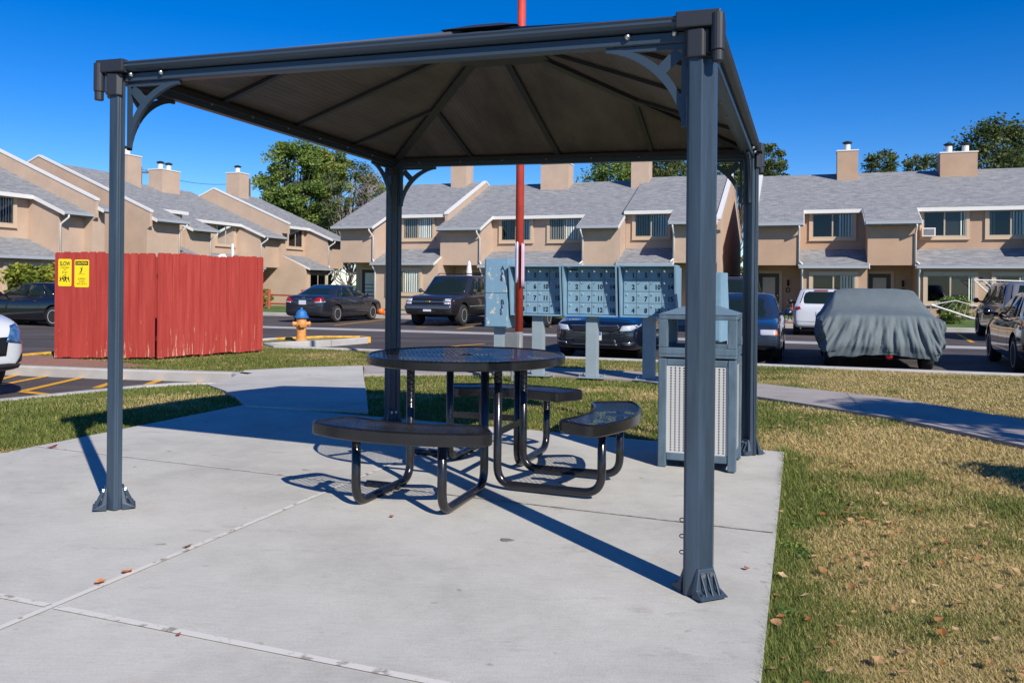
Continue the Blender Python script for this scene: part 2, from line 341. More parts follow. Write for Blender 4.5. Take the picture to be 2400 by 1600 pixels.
def kerb(name, pts, ztop, m_, w=.15, h=.2):
    mb = MB()
    pts = [Vector((p[0], p[1])) for p in pts]; L_ = []
    for i, p in enumerate(pts):
        a = pts[max(0, i-1)]; b_ = pts[min(len(pts)-1, i+1)]; t = (b_-a).normalized(); nrm = Vector((-t.y, t.x)); z = ztop(p.x, p.y) if callable(ztop) else ztop
        prof = [(-w/2, -h), (-w/2, -.02), (-w/2+.02, 0), (w/2-.02, 0), (w/2, -.02), (w/2, -h)]
        L_ += [(p.x+nrm.x*a_, p.y+nrm.y*a_, z+b2) for a_, b2 in prof]
    mb.add(L_, [(i*6+j, i*6+j+1, (i+1)*6+j+1, (i+1)*6+j) for i in range(len(pts)-1) for j in range(5)] + [tuple(range(6)), tuple((len(pts)-1)*6+j for j in range(6))])
    return tag(mb.build(name, m_), kind='structure')
# ------------------------------------------------------------ ground, lot, lawns, paving
g = MB(); g.quad((-900, -200, -.42), (900, -200, -.42), (900, 1500, -.42), (-900, 1500, -.42)); tag(g.build('ground', M['farturf']), kind='structure')
lot = [UV(-60, -12), UV(45, -12), UV(45, 32.6), UV(-26.4, 32.6), UV(-26.4, 60), UV(-60, 60)]
g = MB(); g.add([(p.x, p.y, LOT) for p in lot], [tuple(range(6))]); tag(g.build('parking_lot', M['asphalt']), kind='structure')
g = MB()
for a, b in (((-24, 23.5), (18, 24.5)),): g.box((a[0], a[1], -.05), (b[0], b[1], .006))
o = g.build('drain_strip', M['concrete'], loc=(0, 0, LOT), rz=YAW); tag(o, kind='structure')
XY = lambda p: (p.x, p.y)
# near lawn boundary, site coordinates
arc = [(-8.1, 8.0), (-8.02, 8.5), (-7.8, 8.95), (-7.4, 9.2)]
arc2 = [(-7.75, 10.35), (-8.0, 10.42), (-8.6, 10.3), (-10, 10.05)]
nl = [(-8.1, -9), *arc, (-7.3, 9.8), *arc2, (-13.4, 9.7), (-13.4, 12.3), (-12.4, 15.6), (-12.2, 17.4), (-11.6, 18.6), (-10.7, 19.0), (-10.3, 18.6), (-10.6, 17.4), (-11.3, 15.9), (-10.6, 15.2), (14, 15.2), (14, -9)]
nlw = [XY(UV(*p)) for p in nl]
lz = lambda x, y: gz(x, y) - .03
lawn = sheet('lawn', nlw, lz, M['turf'], .4, .3)
kz = lambda x, y: gz(x, y) + .012
def kline(name, pts, m_=None, w=.15):
    q = []
    for a, b in zip(pts[:-1], pts[1:]):
        n = max(1, int(math.hypot(b[0]-a[0], b[1]-a[1])/.5)); q += [(a[0]+(b[0]-a[0])*k/n, a[1]+(b[1]-a[1])*k/n) for k in range(n)]
    q.append(pts[-1]); return kerb(name, [XY(UV(*p)) for p in q], kz if m_ is None else kz, m_ or M['concrete'], w)
kline('kerb', [(-8.1, -9), *arc, (-7.35, 9.25)]); kline('kerb', [(-7.6, 10.3), *arc2, (-13.45, 9.7)], w=.17)
kline('kerb', [(-11.35, 15.9), (-10.6, 15.2), (14, 15.2)], w=.17)
kline('kerb', [(-13.45, 12.3), (-12.4, 15.6), (-12.2, 17.4)]); kline('kerb', [(-10.6, 17.3), (-11.35, 15.9)])
kline('yellow_kerb', [(-12.2, 17.4), (-11.6, 18.6), (-10.7, 19.0), (-10.36, 18.75)], M['yellowkerb']); kline('kerb', [(-10.34, 18.6), (-10.6, 17.3)])
kline('yellow_kerb', [(-13.45, 9.72), (-13.45, 12.3)], M['yellowkerb'])
# gravel bed under the red enclosure
sheet('gravel_bed', [XY(UV(*p)) for p in ((-13.3, 9.85), (-10.2, 10.3), (-10.0, 10.9), (-10.8, 11.1), (-13.3, 11.6))], lambda x, y: gz(x, y)-.015, mat('gravel', (.28, .15, .11), .95, n1=40, amt=.4, bump=.6), .4, .1)
# slab of the picnic pad
PA = -.018
sz = lambda x, y: PA*x
s_uv = lambda px, py: toUV(*XY(at(px, py, 0)))
uR = s_uv(1830, 1100)[0]; vB = 6.62*.857+.13
cr = toUV(*XY(UV(0, 0)))
P1 = s_uv(577, 958); P2 = s_uv(862, 972); P3 = s_uv(1837, 1061)
vtop = (P1[1]+P2[1]+P3[1])/3 ; uL = P1[0]; uR = P3[0]
slabuv = [(uL, -3.2), (uR+.0, -3.2), (uR, vtop), (uL, vtop)]
slab = sheet('concrete_pad', [XY(UV(*p)) for p in slabuv], sz, M['slab'], .5, .35)
c1 = s_uv(112, 1439); j3 = s_uv(960, 1153); uJ = (c1[0]+s_uv(755, 1168)[0])/2
jz = lambda x, y: sz(x, y)+.004
def jl(a, b, w, m_): return tag(ribbon('expansion_joint', [XY(UV(*a)), XY(UV(*b))], w, jz, m_), kind='structure')
jl((uL, c1[1]), (uJ-.02, c1[1]), .032, M['joint']); jl((uJ+.02, c1[1]), (uR-.01, c1[1]), .034, M['joint'])
jl((uJ, -3.1), (uJ, j3[1]-.02), .030, M['joint']); jl((uJ, j3[1]+.02), (uJ, vtop), .024, M['joint'])
jl((uL, j3[1]), (uJ+.02, j3[1]), .014, M['joint']); jl((uJ+.02, j3[1]), (uR-.01, j3[1]), .014, M['jointdark'])
# path that joins the pad, and the walk to the mailboxes
wz = lambda x, y: gz(x, y)+.012
pj = [at(577, 953), at(863, 968), at(852, 880), at(850, 858), at(700, 862), at(574, 869), at(545, 885), at(488, 903)]
sheet('path', [XY(p) for p in pj], wz, M['slab'], .5, .12)
far_ = [at(853, 858), at(1150, 858), at(1300, 863), at(1500, 872), at(1780, 900), at(2100, 935), at(2400, 986), at(2700, 1040)]
near_ = [at(2700, 1125), at(2400, 1046), at(2100, 982), at(1780, 932), at(1500, 893), at(1300, 880), at(1150, 876), at(853, 878)]
M['walk'] = mat('walk_concrete', (.36, .325, .30), .9, n1=2, amt=.12, bump=.2, bscale=90, spec=.2)
walk = sheet('walkway', [XY(p) for p in far_+near_], wz, M['walk'], .5, .12)
for px, ya, yb in ((853, 858, 878), (1420, 869, 888), (1985, 921, 964)):
    tag(ribbon('walk_joint', [XY(at(px, ya)), XY(at(px+(6 if px < 1000 else 40), yb))], .02, lambda x, y: wz(x, y)+.004, M['jointdark']), kind='structure')
# yellow paint
M['paint'] = mat('yellow_paint', (.72, .36, .02), .7, n1=25, col2=(.40, .22, .05), lo=.5, hi=.75)
def mark(pts, w=.125):
    return tag(ribbon('painted_line', [XY(at(px, py, LOT)) for px, py in pts], w, lambda x, y: LOT+.008, M['paint']), kind='structure')
mark([(58, 867), (300, 878), (405, 882), (525, 888)]); mark([(530, 888), (440, 898), (385, 905)])
mark([(90, 866), (-20, 895)]); mark([(150, 874), (0, 903)]); mark([(228, 877), (50, 918)]); mark([(310, 881), (225, 910)]); mark([(396, 884), (345, 902)]); mark([(50, 918), (110, 925)])
mark([(783, 763), (903, 749)]); mark([(1060, 812), (1135, 806)]); mark([(1072, 771), (1110, 765)]); mark([(975, 768), (1000, 767)]); mark([(2245, 783), (2280, 803)]); mark([(1700, 815), (1730, 800)]); mark([(1262, 772), (1292, 765)])
# far lawns and the kerb in front of the houses
def fz(x, y):
    u, v = toUV(x, y); return -.15 + .0*u
FLZ = lambda x, y: -.14 + .10*sm((toUV(x, y)[1]-33)/5)
sheet('far_lawn', [XY(UV(*p)) for p in ((-26.3, 32.7), (45, 32.7), (45, 55), (-26.3, 62))], FLZ, M['farturf'], 3, .3)
sheet('far_lawn', [XY(UV(*p)) for p in ((-27, 10), (-26.4, 10), (-26.4, 62), (-40, 62), (-40, 10))], lambda x, y: -.14, M['farturf'], 3, .3)
kerb('far_kerb', [XY(UV(-26.4+i, 32.6)) for i in range(0, 66)], -.13, M['concrete'], .25); kerb('far_kerb', [XY(UV(-26.4, 10+i)) for i in range(0, 23)], -.13, M['concrete'], .25)
M['mulch'] = mat('mulch', (.30, .13, .08), .95, n1=30, amt=.3)
for a, b in ((-22.5, -9.8), (-3.2, 4.8)):
    sheet('mulch_bed', [XY(UV(*p)) for p in ((a, 33), (b, 33), (b, 34.3), (a, 34.3))], lambda x, y: FLZ(x, y)+.02, M['mulch'], 1, .1)
    sheet('entry_walk', [XY(UV(*p)) for p in ((a, 34.4), (b, 34.4), (b, 36), (a, 36))], lambda x, y: FLZ(x, y)+.02, M['concrete'], 1, .1)

# ------------------------------------------------------------ gazebo
GW, GD, GH = 2.963, 3.046, 2.187; GYAW = -.341
GX = Vector((math.cos(GYAW), math.sin(GYAW), 0)); GY = Vector((-GX.y, GX.x, 0))
gazebo = empty('gazebo', (-2.041, 4.292, PA*-2.041), GYAW, 'dark slate metal gazebo with a four sided brown sheet roof standing on the concrete pad', 'gazebo')
SH = Matrix(((1, 0, 0, 0), (0, 1, 0, 0), (PA*GX.x, PA*GY.x, 1, 0), (0, 0, 0, 1)))
def gb(mb, name, m_, parent=gazebo, bevel=0, smooth=False):
    mb.v = [tuple(SH @ Vector(p)) for p in mb.v]; return mb.build(name, m_, parent, bevel=bevel, smooth=smooth)
corners = [(0, 0, -1, -1), (GW, 0, 1, -1), (0, GD, -1, 1), (GW, GD, 1, 1)]
q2 = math.sqrt(.5)
for cx, cy, ex, ey in corners:
    e = Vector((ex*q2, ey*q2)); p = Vector((-e.y, e.x))
    def pt(a, b): return (cx+e.x*a+p.x*b, cy+e.y*a+p.y*b)
    prof = [(.038, -.036), (.038, .036), (.004, .070), (-.006, .070), (-.006, .066), (-.016, .066), (-.016, .058), (-.034, .048), (-.034, .030), (-.018, .022), (-.018, -.022), (-.034, -.030), (-.034, -.048), (-.016, -.058), (-.016, -.066), (-.006, -.066), (-.006, -.070), (.004, -.070)]
    mb = MB(); mb.prism([pt(*a) for a in prof], 0.004, GH+.03, 'z'); po = gb(mb, 'post', M['slate'], bevel=.002)
    for sgn in (1, -1):                               # cast foot with gusset and two bolts
        mb = MB(); o = .038 if sgn > 0 else -.036
        def q(a, b, z): x, y = pt(o+sgn*a, b); return (x, y, z)
        F = [q(-.002, -.04, .115), q(-.002, .04, .115), q(-.002, .062, .035), q(-.002, .062, .0), q(-.002, -.062, .0), q(-.002, -.062, .035)]
        G_ = [q(.008, -.036, .112), q(.008, .036, .112), q(.022, .058, .035), q(.065, .066, .012), q(.065, -.066, .012), q(.022, -.058, .035)]
        mb.add(F+G_, [(0, 1, 7, 6), (1, 2, 8, 7), (5, 0, 6, 11), (6, 7, 8, 11), (11, 8, 9, 10), (2, 3, 9, 8), (4, 5, 11, 10), (3, 4, 10, 9), (0, 5, 4, 3, 2, 1)])
        for b in (-.03, 0, .03): mb.bar(q(.012, b, .095), q(.05, b, .016), .007, .012)
        fo = gb(mb, 'foot', M['slate2'], bevel=.003)
        for b in (-.019, .019): mb = MB(); mb.tube([q(.004, b, .09), q(.018, b, .09)], .009, 8); gb(mb, 'bolt', M['zinc'], fo)
        for b in (-.045, .045): mb = MB(); mb.tube([q(.045, b, .012), q(.045, b, .03)], .009, 8); gb(mb, 'bolt', M['slate2'], fo)
# lower beams, gutters (one of each per side)
sides = [((0, 0), (GW, 0), (0, -1)), ((GW, 0), (GW, GD), (1, 0)), ((GW, GD), (0, GD), (0, 1)), ((0, GD), (0, 0), (-1, 0))]
APEX = (GW/2, GD/2, GH+.60)
def arcpts(c, r, a0, a1, n): return [(c[0]+r*math.cos(a0+(a1-a0)*i/n), c[1]+r*math.sin(a0+(a1-a0)*i/n)) for i in range(n+1)]
ov = .045
for a, b, nrm in sides:
    A = Vector((*a, 0)); B = Vector((*b, 0)); N = Vector((*nrm, 0)); T = (B-A).normalized(); L_ = (B-A).length
    mb = MB()
    prof = [(-.035, 0), (.012, 0), (.018, .004), (.018, .040), (.008, .046), (-.035, .046)]
    gp = [(.004, .048), (.03, .048), (.052, .056), (.062, .068), (.060, .078), (.066, .086), (.058, .094), (.004, .094)]
    def ext(pf, i0, i1, name, m_, par=gazebo, bev=0):
        mb = MB(); vs = [A + T*i0 + N*x + Vector((0, 0, GH+z)) for x, z in pf] + [A + T*(L_-i1) + N*x + Vector((0, 0, GH+z)) for x, z in pf]; n = len(pf)
        mb.add(vs, [tuple(range(n)), tuple(range(n, 2*n))[::-1]] + [(i, (i+1) % n, n+(i+1) % n, n+i) for i in range(n)]); return gb(mb, name, m_, par, bevel=bev)
    bm_ = ext(prof, .03, .03, 'beam', M['slate2']); ext(gp, -.005, -.005, 'gutter', M['slate2'])
    for t in (.11, .30, L_-.30, L_-.11):              # dome nuts on the beam
        mb = MB(); c = A+T*t+N*.018+Vector((0, 0, GH+.034)); mb.tube([c, c+N*.010, c+N*.018, c+N*.022], [.0145, .014, .009, .003], 10); gb(mb, 'dome_nut', M['zinc'], bm_, smooth=True)
    mb = MB()
    for t in (.20, .24, .28, .32, .36): 
        c = A+T*(L_-t)+Vector((0, 0, GH-.004)); mb.tube([c+Vector((0, 0, .006)), c+T*.006+Vector((0, 0, -.008)), c+T*.0+Vector((0, 0, -.016)), c-T*.006+Vector((0, 0, -.008))], .0022, 5)
    gb(mb, 'curtain_hooks', M['blackp'], bm_, smooth=True)
    # corner braces: arc, two legs, diagonal strut
    for base, d in ((A, T), (B, -T)):
        o0 = base + d*.065 + N*(-.005); r_ = .31
        def W_(x, z, o0=o0, d=d): return o0 + d*x + Vector((0, 0, GH-.003-z))
        mb = MB(); th = N*.010; c = (r_+.02, r_+.02); n = 12
        
        # arc band (concave side faces the opening); x from the post, z down from the beam
        oa = [(c[0]+(r_+.02)*math.cos(t), c[1]+(r_+.02)*math.sin(t)) for t in np.linspace(math.pi, 1.5*math.pi, n+1)]
        ia = [(c[0]+(r_+.02-.016-.019*math.sin(2*(t-math.pi)))*math.cos(t), c[1]+(r_+.02-.016-.019*math.sin(2*(t-math.pi)))*math.sin(t)) for t in np.linspace(math.pi, 1.5*math.pi, n+1)]
        def band(po, pi):
            k = len(po); vs = [W_(*p)+th for p in po]+[W_(*p)+th for p in pi]+[W_(*p)-th for p in po]+[W_(*p)-th for p in pi]
            fs = []
            for i in range(k-1): fs += [(i, i+1, k+i+1, k+i), (2*k+i, 3*k+i, 3*k+i+1, 2*k+i+1), (i, 2*k+i, 2*k+i+1, i+1), (k+i, k+i+1, 3*k+i+1, 3*k+i)]
            fs += [(0, k, 3*k, 2*k), (k-1, 3*k-1, 4*k-1, 2*k-1)]; mb.add(vs, fs)
        band(oa, ia); th = N*.0085
        band([(0, 0), (0, r_+.02)], [(.020, 0), (.020, r_+.02)]); band([(.020, 0), (r_+.02, 0)], [(.020, .020), (r_+.02, .020)])
        m0 = (c[0]-(r_+.0)*q2, c[1]-(r_+.0)*q2); hw = .016; th = N*.007
        band([(.02-hw+.01, .02+hw+.01), (m0[0]-hw, m0[1]+hw)], [(.02+hw+.01, .02-hw+.01), (m0[0]+hw, m0[1]-hw)])
        gb(mb, 'corner_brace', M['slate2'])
for (cx, cy, ex, ey) in corners:                      # moulded corner pieces with a drain spout
    mb = MB(); x0, x1 = sorted((cx-ex*.10, cx+ex*.074)); y0, y1 = sorted((cy+ey*.030, cy+ey*.078))
    mb.box((x0, y0, GH+.040), (x1, y1, GH+.105)); x0, x1 = sorted((cx+ex*.030, cx+ex*.078)); y0, y1 = sorted((cy-ey*.10, cy+ey*.029))
    mb.box((x0, y0, GH+.040), (x1, y1, GH+.1045))
    e = Vector((ex*q2, ey*q2)); p = Vector((-e.y, e.x))
    mb.prism([(cx+e.x*a+p.x*b, cy+e.y*a+p.y*b) for a, b in ((.052, -.046), (.052, .046), (.008, .084), (-.022, .080), (-.022, -.080), (.008, -.084))], GH-.075, GH+.039, 'z')
    mb.prism([(cx+e.x*a+p.x*b, cy+e.y*a+p.y*b) for a, b in ((.060, -.030), (.060, .030), (.04, .030), (.04, -.030))], GH-.06, GH+.036, 'z')
    cp = gb(mb, 'corner_piece', M['blackp'], bevel=.006)
    mb = MB(); mb.tube([(cx+ex*.062, cy+ey*.062, GH+.09), (cx+ex*.062, cy+ey*.062, GH-.055)], .0265, 16); mb.tube([(cx+ex*.062, cy+ey*.062, GH-.055), (cx+ex*.062, cy+ey*.062, GH-.098)], .022, 16)
    gb(mb, 'spout', M['blackp'], cp, bevel=.004)
# roof sheets
ZE = GH+.070; E_ = [Vector((-.01, -.01, ZE)), Vector((GW+.01, -.01, ZE)), Vector((GW+.01, GD+.01, ZE)), Vector((-.01, GD+.01, ZE))]; A_ = Vector(APEX)
for i in range(4):
    a, b = E_[i], E_[(i+1) % 4]; n_ = (b-a).cross(A_-a).normalized()
    mb = MB(); mb.add([a, b, A_, a-n_*.008, b-n_*.008, A_-n_*.008], [(0, 1, 2), (5, 4, 3), (0, 3, 4, 1), (1, 4, 5, 2), (2, 5, 3, 0)]); gb(mb, 'roof_sheet', M['roofsheet'])
    inw = Vector(((A_-(a+b)/2).x, (A_-(a+b)/2).y, 0)).normalized(); T = (b-a).normalized(); L_ = (b-a).length; up = (A_-(a+b)/2)
    slope = up.z/math.hypot(up.x, up.y)
    for t in (.25, .5, .75):                          # rafters square to the eave
        run = (min(t, 1-t)*2)*math.hypot(up.x, up.y); s_ = a+T*(L_*t)+inw*.03+Vector((0, 0, .03*slope-.022)); e_ = a+T*(L_*t)+inw*(run-.02)+Vector((0, 0, (run-.02)*slope-.022))
        mb = MB(); mb.bar(s_, e_, .042 if t == .5 else .034, .022); gb(mb, 'rafter', M['blackp'])
        mb = MB(); mb.bar(s_+Vector((0, 0, .034)), e_+Vector((0, 0, .034)), .05, .012); gb(mb, 'cover_strip', M['blackp'])
    mb = MB(); d_ = A_-a; mb.bar(a+d_*.02-Vector((0, 0, .026)), a+d_*.99-Vector((0, 0, .026)), .062, .034); gb(mb, 'hip_rafter', M['blackp'])
    mb = MB(); mb.bar(a+d_*.0+Vector((0, 0, .014)), a+d_*.99+Vector((0, 0, .014)), .07, .016); gb(mb, 'cover_strip', M['blackp'])
    mb = MB(); mb.bar(a+T*.03+inw*.05+Vector((0, 0, -.022)), b-T*.03+inw*.05+Vector((0, 0, -.022)), .06, .03); pu = gb(mb, 'eave_rail', M['blackp'])
    for k in range(1, 8): mb = MB(); c = a+T*(L_*k/8+.1)+inw*.06+Vector((0, 0, -.036)); mb.tube([c, c-Vector((0, 0, .008))], .006, 6); gb(mb, 'screw', M['zinc'], pu)
# vent cap at the apex
mb = MB(); cx, cy = GW/2, GD/2; A_ = A_-Vector((0, 0, .03))
for h_, w0, w1, z0, z1 in ((0, .30, .27, -.10, -.055), (1, .25, .10, -.01, .055)):
    a = [(cx-w0, cy-w0, A_.z+z0), (cx+w0, cy-w0, A_.z+z0), (cx+w0, cy+w0, A_.z+z0), (cx-w0, cy+w0, A_.z+z0)]; b = [(cx-w1, cy-w1, A_.z+z1), (cx+w1, cy-w1, A_.z+z1), (cx+w1, cy+w1, A_.z+z1), (cx-w1, cy+w1, A_.z+z1)]
    mb.add(a+b, [(0, 3, 2, 1), (4, 5, 6, 7), (0, 1, 5, 4), (1, 2, 6, 5), (2, 3, 7, 6), (3, 0, 4, 7)])
for sx in (-.2, .2):
    for sy in (-.2, .2): mb.box((cx+sx-.015, cy+sy-.015, A_.z-.07), (cx+sx+.015, cy+sy+.015, A_.z))
mb.tube([(cx, cy, A_.z+.05), (cx, cy, A_.z+.075)], .012, 8); gb(mb, 'vent_cap', M['blackp'], bevel=.004)
# chain on the near post
for k in range(3):
    mb = MB(); c = Vector((GW-.075, .052, .14+k*.065)); mb.tube([c+Vector((.01, 0, .007)), c+Vector((-.004, -.002, .007)), c+Vector((-.009, -.004, 0)), c+Vector((-.004, -.002, -.007)), c+Vector((.01, 0, -.007))], .0022, 6); gb(mb, 'post_clip', M['blackp'])

# ------------------------------------------------------------ picnic table
TUV = (-1.93, 4.87); tp = UV(*TUV); tz = sz(tp.x, tp.y)
tp = tp-Vector((.055, 0, 0)); table = empty('picnic_table', (tp.x, tp.y, tz), YAW, 'round black coated metal mesh picnic table with three attached bench seats under the gazebo', 'picnic table')
TT = .765; TR = .62
def circ(r, n=64, c=(0, 0)): return [(c[0]+r*math.cos(2*math.pi*i/n), c[1]+r*math.sin(2*math.pi*i/n)) for i in range(n)]
def mesh_fill(mb, outline, z, pitch=(.027, .0175), w=.0042, ang=0, hole=None, th=.0012, tilt=(0, -.10, 1)):
    """expanded metal: two families of straight strands clipped to an outline"""
    ca, sa = math.cos(ang), math.sin(ang); rot = [(ca*x+sa*y, -sa*x+ca*y) for x, y in outline]; n = len(rot)
    for s_ in (1, -1):
        d = Vector((pitch[0], s_*pitch[1])).normalized(); nn = Vector((-d.y, d.x)); step = pitch[0]*pitch[1]*2/math.hypot(pitch[0]*1, pitch[1]*1)/1.0
        offs = [p[0]*nn.x+p[1]*nn.y for p in rot]; k = math.ceil(min(offs)/step)
        while k*step < max(offs):
            c = k*step; ts = []
            for i in range(n):
                a, b = offs[i]-c, offs[(i+1) % n]-c
                if (a > 0) != (b > 0):
                    f = a/(a-b); x = rot[i][0]+(rot[(i+1) % n][0]-rot[i][0])*f; y = rot[i][1]+(rot[(i+1) % n][1]-rot[i][1])*f; ts.append(x*d.x+y*d.y)
            ts.sort()
            for t0, t1 in zip(ts[::2], ts[1::2]):
                segs = [(t0, t1)]
                if hole and abs(c) < hole: h = math.sqrt(hole*hole-c*c); segs = [(t0, min(t1, -h)), (max(t0, h), t1)]
                for a, b in segs:
                    if b-a < .004: continue
                    P = [Vector((nn.x*c+d.x*t, nn.y*c+d.y*t)) for t in (a, b)]; P = [Vector((ca*p.x-sa*p.y, sa*p.x+ca*p.y, z+s_*.0006)) for p in P]
                    mb.bar(P[0], P[1], w, th, up=tilt)
            k += 1
def rimband(mb, outline, z1, h, t=.012, lip=.02):
    n = len(outline); c = Vector((sum(p[0] for p in outline)/n, sum(p[1] for p in outline)/n))
    nr = []
    for i in range(n):
        a = Vector(outline[i-1]); b = Vector(outline[(i+1) % n]); tt = (b-a).normalized(); nr.append(Vector((tt.y, -tt.x)))
    rings = [(0-.008, z1+.003), (.0, z1-.004), (.0, z1-h+.006), (-.006, z1-h), (-t, z1-h), (-t, z1-.010), (-lip, z1-.010), (-lip, z1+.001), (-.014, z1+.004)]
    vs = [(outline[i][0]+nr[i].x*a, outline[i][1]+nr[i].y*a, z) for a, z in rings for i in range(n)]; m_ = len(rings)
    mb.add(vs, [(j*n+i, j*n+(i+1) % n, ((j+1) % m_)*n+(i+1) % n, ((j+1) % m_)*n+i) for j in range(m_) for i in range(n)])
def crisp(o): e_ = o.modifiers.new('e', 'EDGE_SPLIT'); e_.split_angle = R(32); return o
mb = MB(); rimband(mb, circ(TR), TT, .050, lip=.016)
r1 = crisp(mb.build('tabletop', M['blk'], table, smooth=True))
mb = MB(); mesh_fill(mb, circ(TR-.02), TT-.004, hole=.045, ang=.5); mb.lathe([(.045, TT-.007), (.045, TT+.001), (.03, TT+.001), (.03, TT-.007)], 20); mb.build('mesh_panel', M['blkmesh'], r1)
mb = MB()
for a in (0, math.pi/3, 2*math.pi/3): mb.bar((math.cos(a)*(TR-.03), math.sin(a)*(TR-.03), TT-.026), (-math.cos(a)*(TR-.03), -math.sin(a)*(TR-.03), TT-.026), .03, .02)
mb.build('support_bar', M['blk'], r1)
def seat_outline(r0, r1, a, rc=.07, n=26):
    o = [(r1*math.cos(t), r1*math.sin(t)) for t in np.linspace(-a+.07, a-.07, n)]
    def corner(p0, p1, p2, k=5): return [((1-t)**2*p0[0]+2*t*(1-t)*p1[0]+t*t*p2[0], (1-t)**2*p0[1]+2*t*(1-t)*p1[1]+t*t*p2[1]) for t in np.linspace(0, 1, k+2)[1:-1]]
    i_ = [(r0*math.cos(t), r0*math.sin(t)) for t in np.linspace(a-.09, -a+.09, n)]
    P = lambda r, t: (r*math.cos(t), r*math.sin(t))
    return o + corner(o[-1], P(r1, a), P(r1-.08, a)) + [P(r1-.08, a), P(r0+.08, a)] + corner(P(r0+.08, a), P(r0, a), i_[0]) + i_ + corner(i_[-1], P(r0, -a), P(r0+.08, -a)) + [P(r0+.08, -a), P(r1-.08, -a)] + corner(P(r1-.08, -a), P(r1, -a), o[0])
def bend(pts, r, k=6):
    pts = [Vector(p) for p in pts]; out = [pts[0]]
    for a, b, c in zip(pts, pts[1:], pts[2:]):
        p0 = b+(a-b).normalized()*r; p2 = b+(c-b).normalized()*r
        out += [(1-t)**2*p0+2*t*(1-t)*b+t*t*p2 for t in np.linspace(0, 1, k+1)]
    return out+[pts[-1]]
SO = seat_outline(.80, 1.09, .52)
for ang in (-math.pi/2, 0, math.pi/2):
    Rm = Matrix.Rotation(ang, 4, 'Z')
    mb = MB(); mb.M = Rm; rimband(mb, SO, .452, .064, lip=.014); st_ = crisp(mb.build('bench_seat', M['blk'], table, smooth=True))
    mb = MB(); mb.M = Rm; mesh_fill(mb, [(x*.0+x, y) for x, y in SO], .448, ang=math.pi/2, tilt=tuple(Rm.inverted() @ Vector((0, -.10, 1)))); mb.build('mesh_panel', M['blkmesh'], st_)
    for s_ in (-1, 1): mb = MB(); mb.M = Rm; mb.bar((.84, s_*.25, .400), (1.045, s_*.25, .400), .05, .012); mb.build('support_bar', M['blk'], st_)
    for s_ in (-1, 1):
        mb = MB(); mb.M = Rm
        mb.tube(bend([(.30, s_*.24, TT-.02), (.30, s_*.24, .027), (.93, s_*.25, .027), (.93, s_*.25, .425)], .11, 8), .0245, 14)
        mb.build('leg', M['blk'], table, smooth=True)
    mb = MB(); mb.M = Rm; mb.bar((.30, -.24, .33), (.30, .24, .33), .012, .04); mb.build('cross_brace', M['blk'], table)
for x0, x1, y in ((-.42, -.21, -.50), (-.60, -.22, .45)):
    mb = MB(); mb.tube([(x0, y, .024), (x1, y*1.0, .024)], .023, 12); mb.build('floor_bar', M['blk'], table)

# ------------------------------------------------------------ litter bin
bx, by = XY(UV(*toUV(1.015, 5.757))); bp_ = at(1545, 1087, 0); bu, bv = toUV(bp_.x, bp_.y)
BW, BD, BH = .515, .51, 1.09
bo_ = UV(bu-.012, bv+.0); binn = empty('litter_bin', (bo_.x, bo_.y, sz(bo_.x, bo_.y)), YAW, 'square blue grey litter bin with perforated side panels beside the gazebo post', 'litter bin')
mb = MB(); pw = .055
for x in (0, BW-pw):
    for y in (0, BD-pw): mb.box((x, y, .0), (x+pw, y+pw, .735))
for z0, z1 in ((.05, .10), (.69, .733)):
    for y in (.008, BD-.03): mb.box((pw, y, z0), (BW-pw, y+.022, z1))
    for x in (.008, BW-.03): mb.box((x, pw, z0), (x+.022, BD-pw, z1))
mb.build('frame', M['bin'], binn, bevel=.006)
def perf(mb, w, h, nx, ny, hs=.0125):
    xs = []; sx = w/(nx+1); sy = h/(ny+1)
    ex = [0]+[v for i in range(nx) for v in (sx*(i+1)-hs/2, sx*(i+1)+hs/2)]+[w]; ey = [0]+[v for i in range(ny) for v in (sy*(i+1)-hs/2, sy*(i+1)+hs/2)]+[h]
    vs = [(x, 0, y) for y in ey for x in ex]; n = len(ex)
    mb.add(vs, [(j*n+i, j*n+i+1, (j+1)*n+i+1, (j+1)*n+i) for j in range(len(ey)-1) for i in range(n-1) if not (i % 2 and j % 2)])
for T_ in (Matrix.Translation((pw, .016, .10)), Matrix.Translation((BW-.016, pw, .10)) @ Matrix.Rotation(R(90), 4, 'Z'), Matrix.Translation((BW-pw, BD-.016, .10)) @ Matrix.Rotation(R(180), 4, 'Z'), Matrix.Translation((.016, BD-pw, .10)) @ Matrix.Rotation(R(-90), 4, 'Z')):
    mb = MB(); mb.M = T_; perf(mb, BW-2*pw if abs(T_[0][0]) > .5 else BD-2*pw, .59, 13, 32, .0105); mb.build('perforated_panel', M['binpanel'], binn, recalc=False)
mb = MB(); mb.box((.06, .06, .03), (BW-.06, BD-.06, .66)); mb.build('liner', M['dark'], binn)
mb = MB()
z0, z1 = .745, 1.035
for x in (0, BW-.06):
    for y in (0, BD-.06): mb.box((x, y, z0+.065), (x+.06, y+.06, z1-.035))
mb.box((0, 0, z0), (BW, BD, z0+.02))
for y in (0, BD-.03): mb.box((.0, y, z0+.02), (BW, y+.03, z0+.065)); mb.box((0, y, z1-.035), (BW, y+.03, z1))
for x in (0, BW-.03): mb.box((x, .03, z0+.02), (x+.03, BD-.03, z0+.065)); mb.box((x, .03, z1-.035), (x+.03, BD-.03, z1))
hd = mb.build('hood', M['bin'], binn, bevel=.005)
mb = MB(); a = [(-.004, -.004, z1), (BW+.004, -.004, z1), (BW+.004, BD+.004, z1), (-.004, BD+.004, z1)]; b = [(.14, .14, z1+.05), (BW-.14, .14, z1+.05), (BW-.14, BD-.14, z1+.05), (.14, BD-.14, z1+.05)]
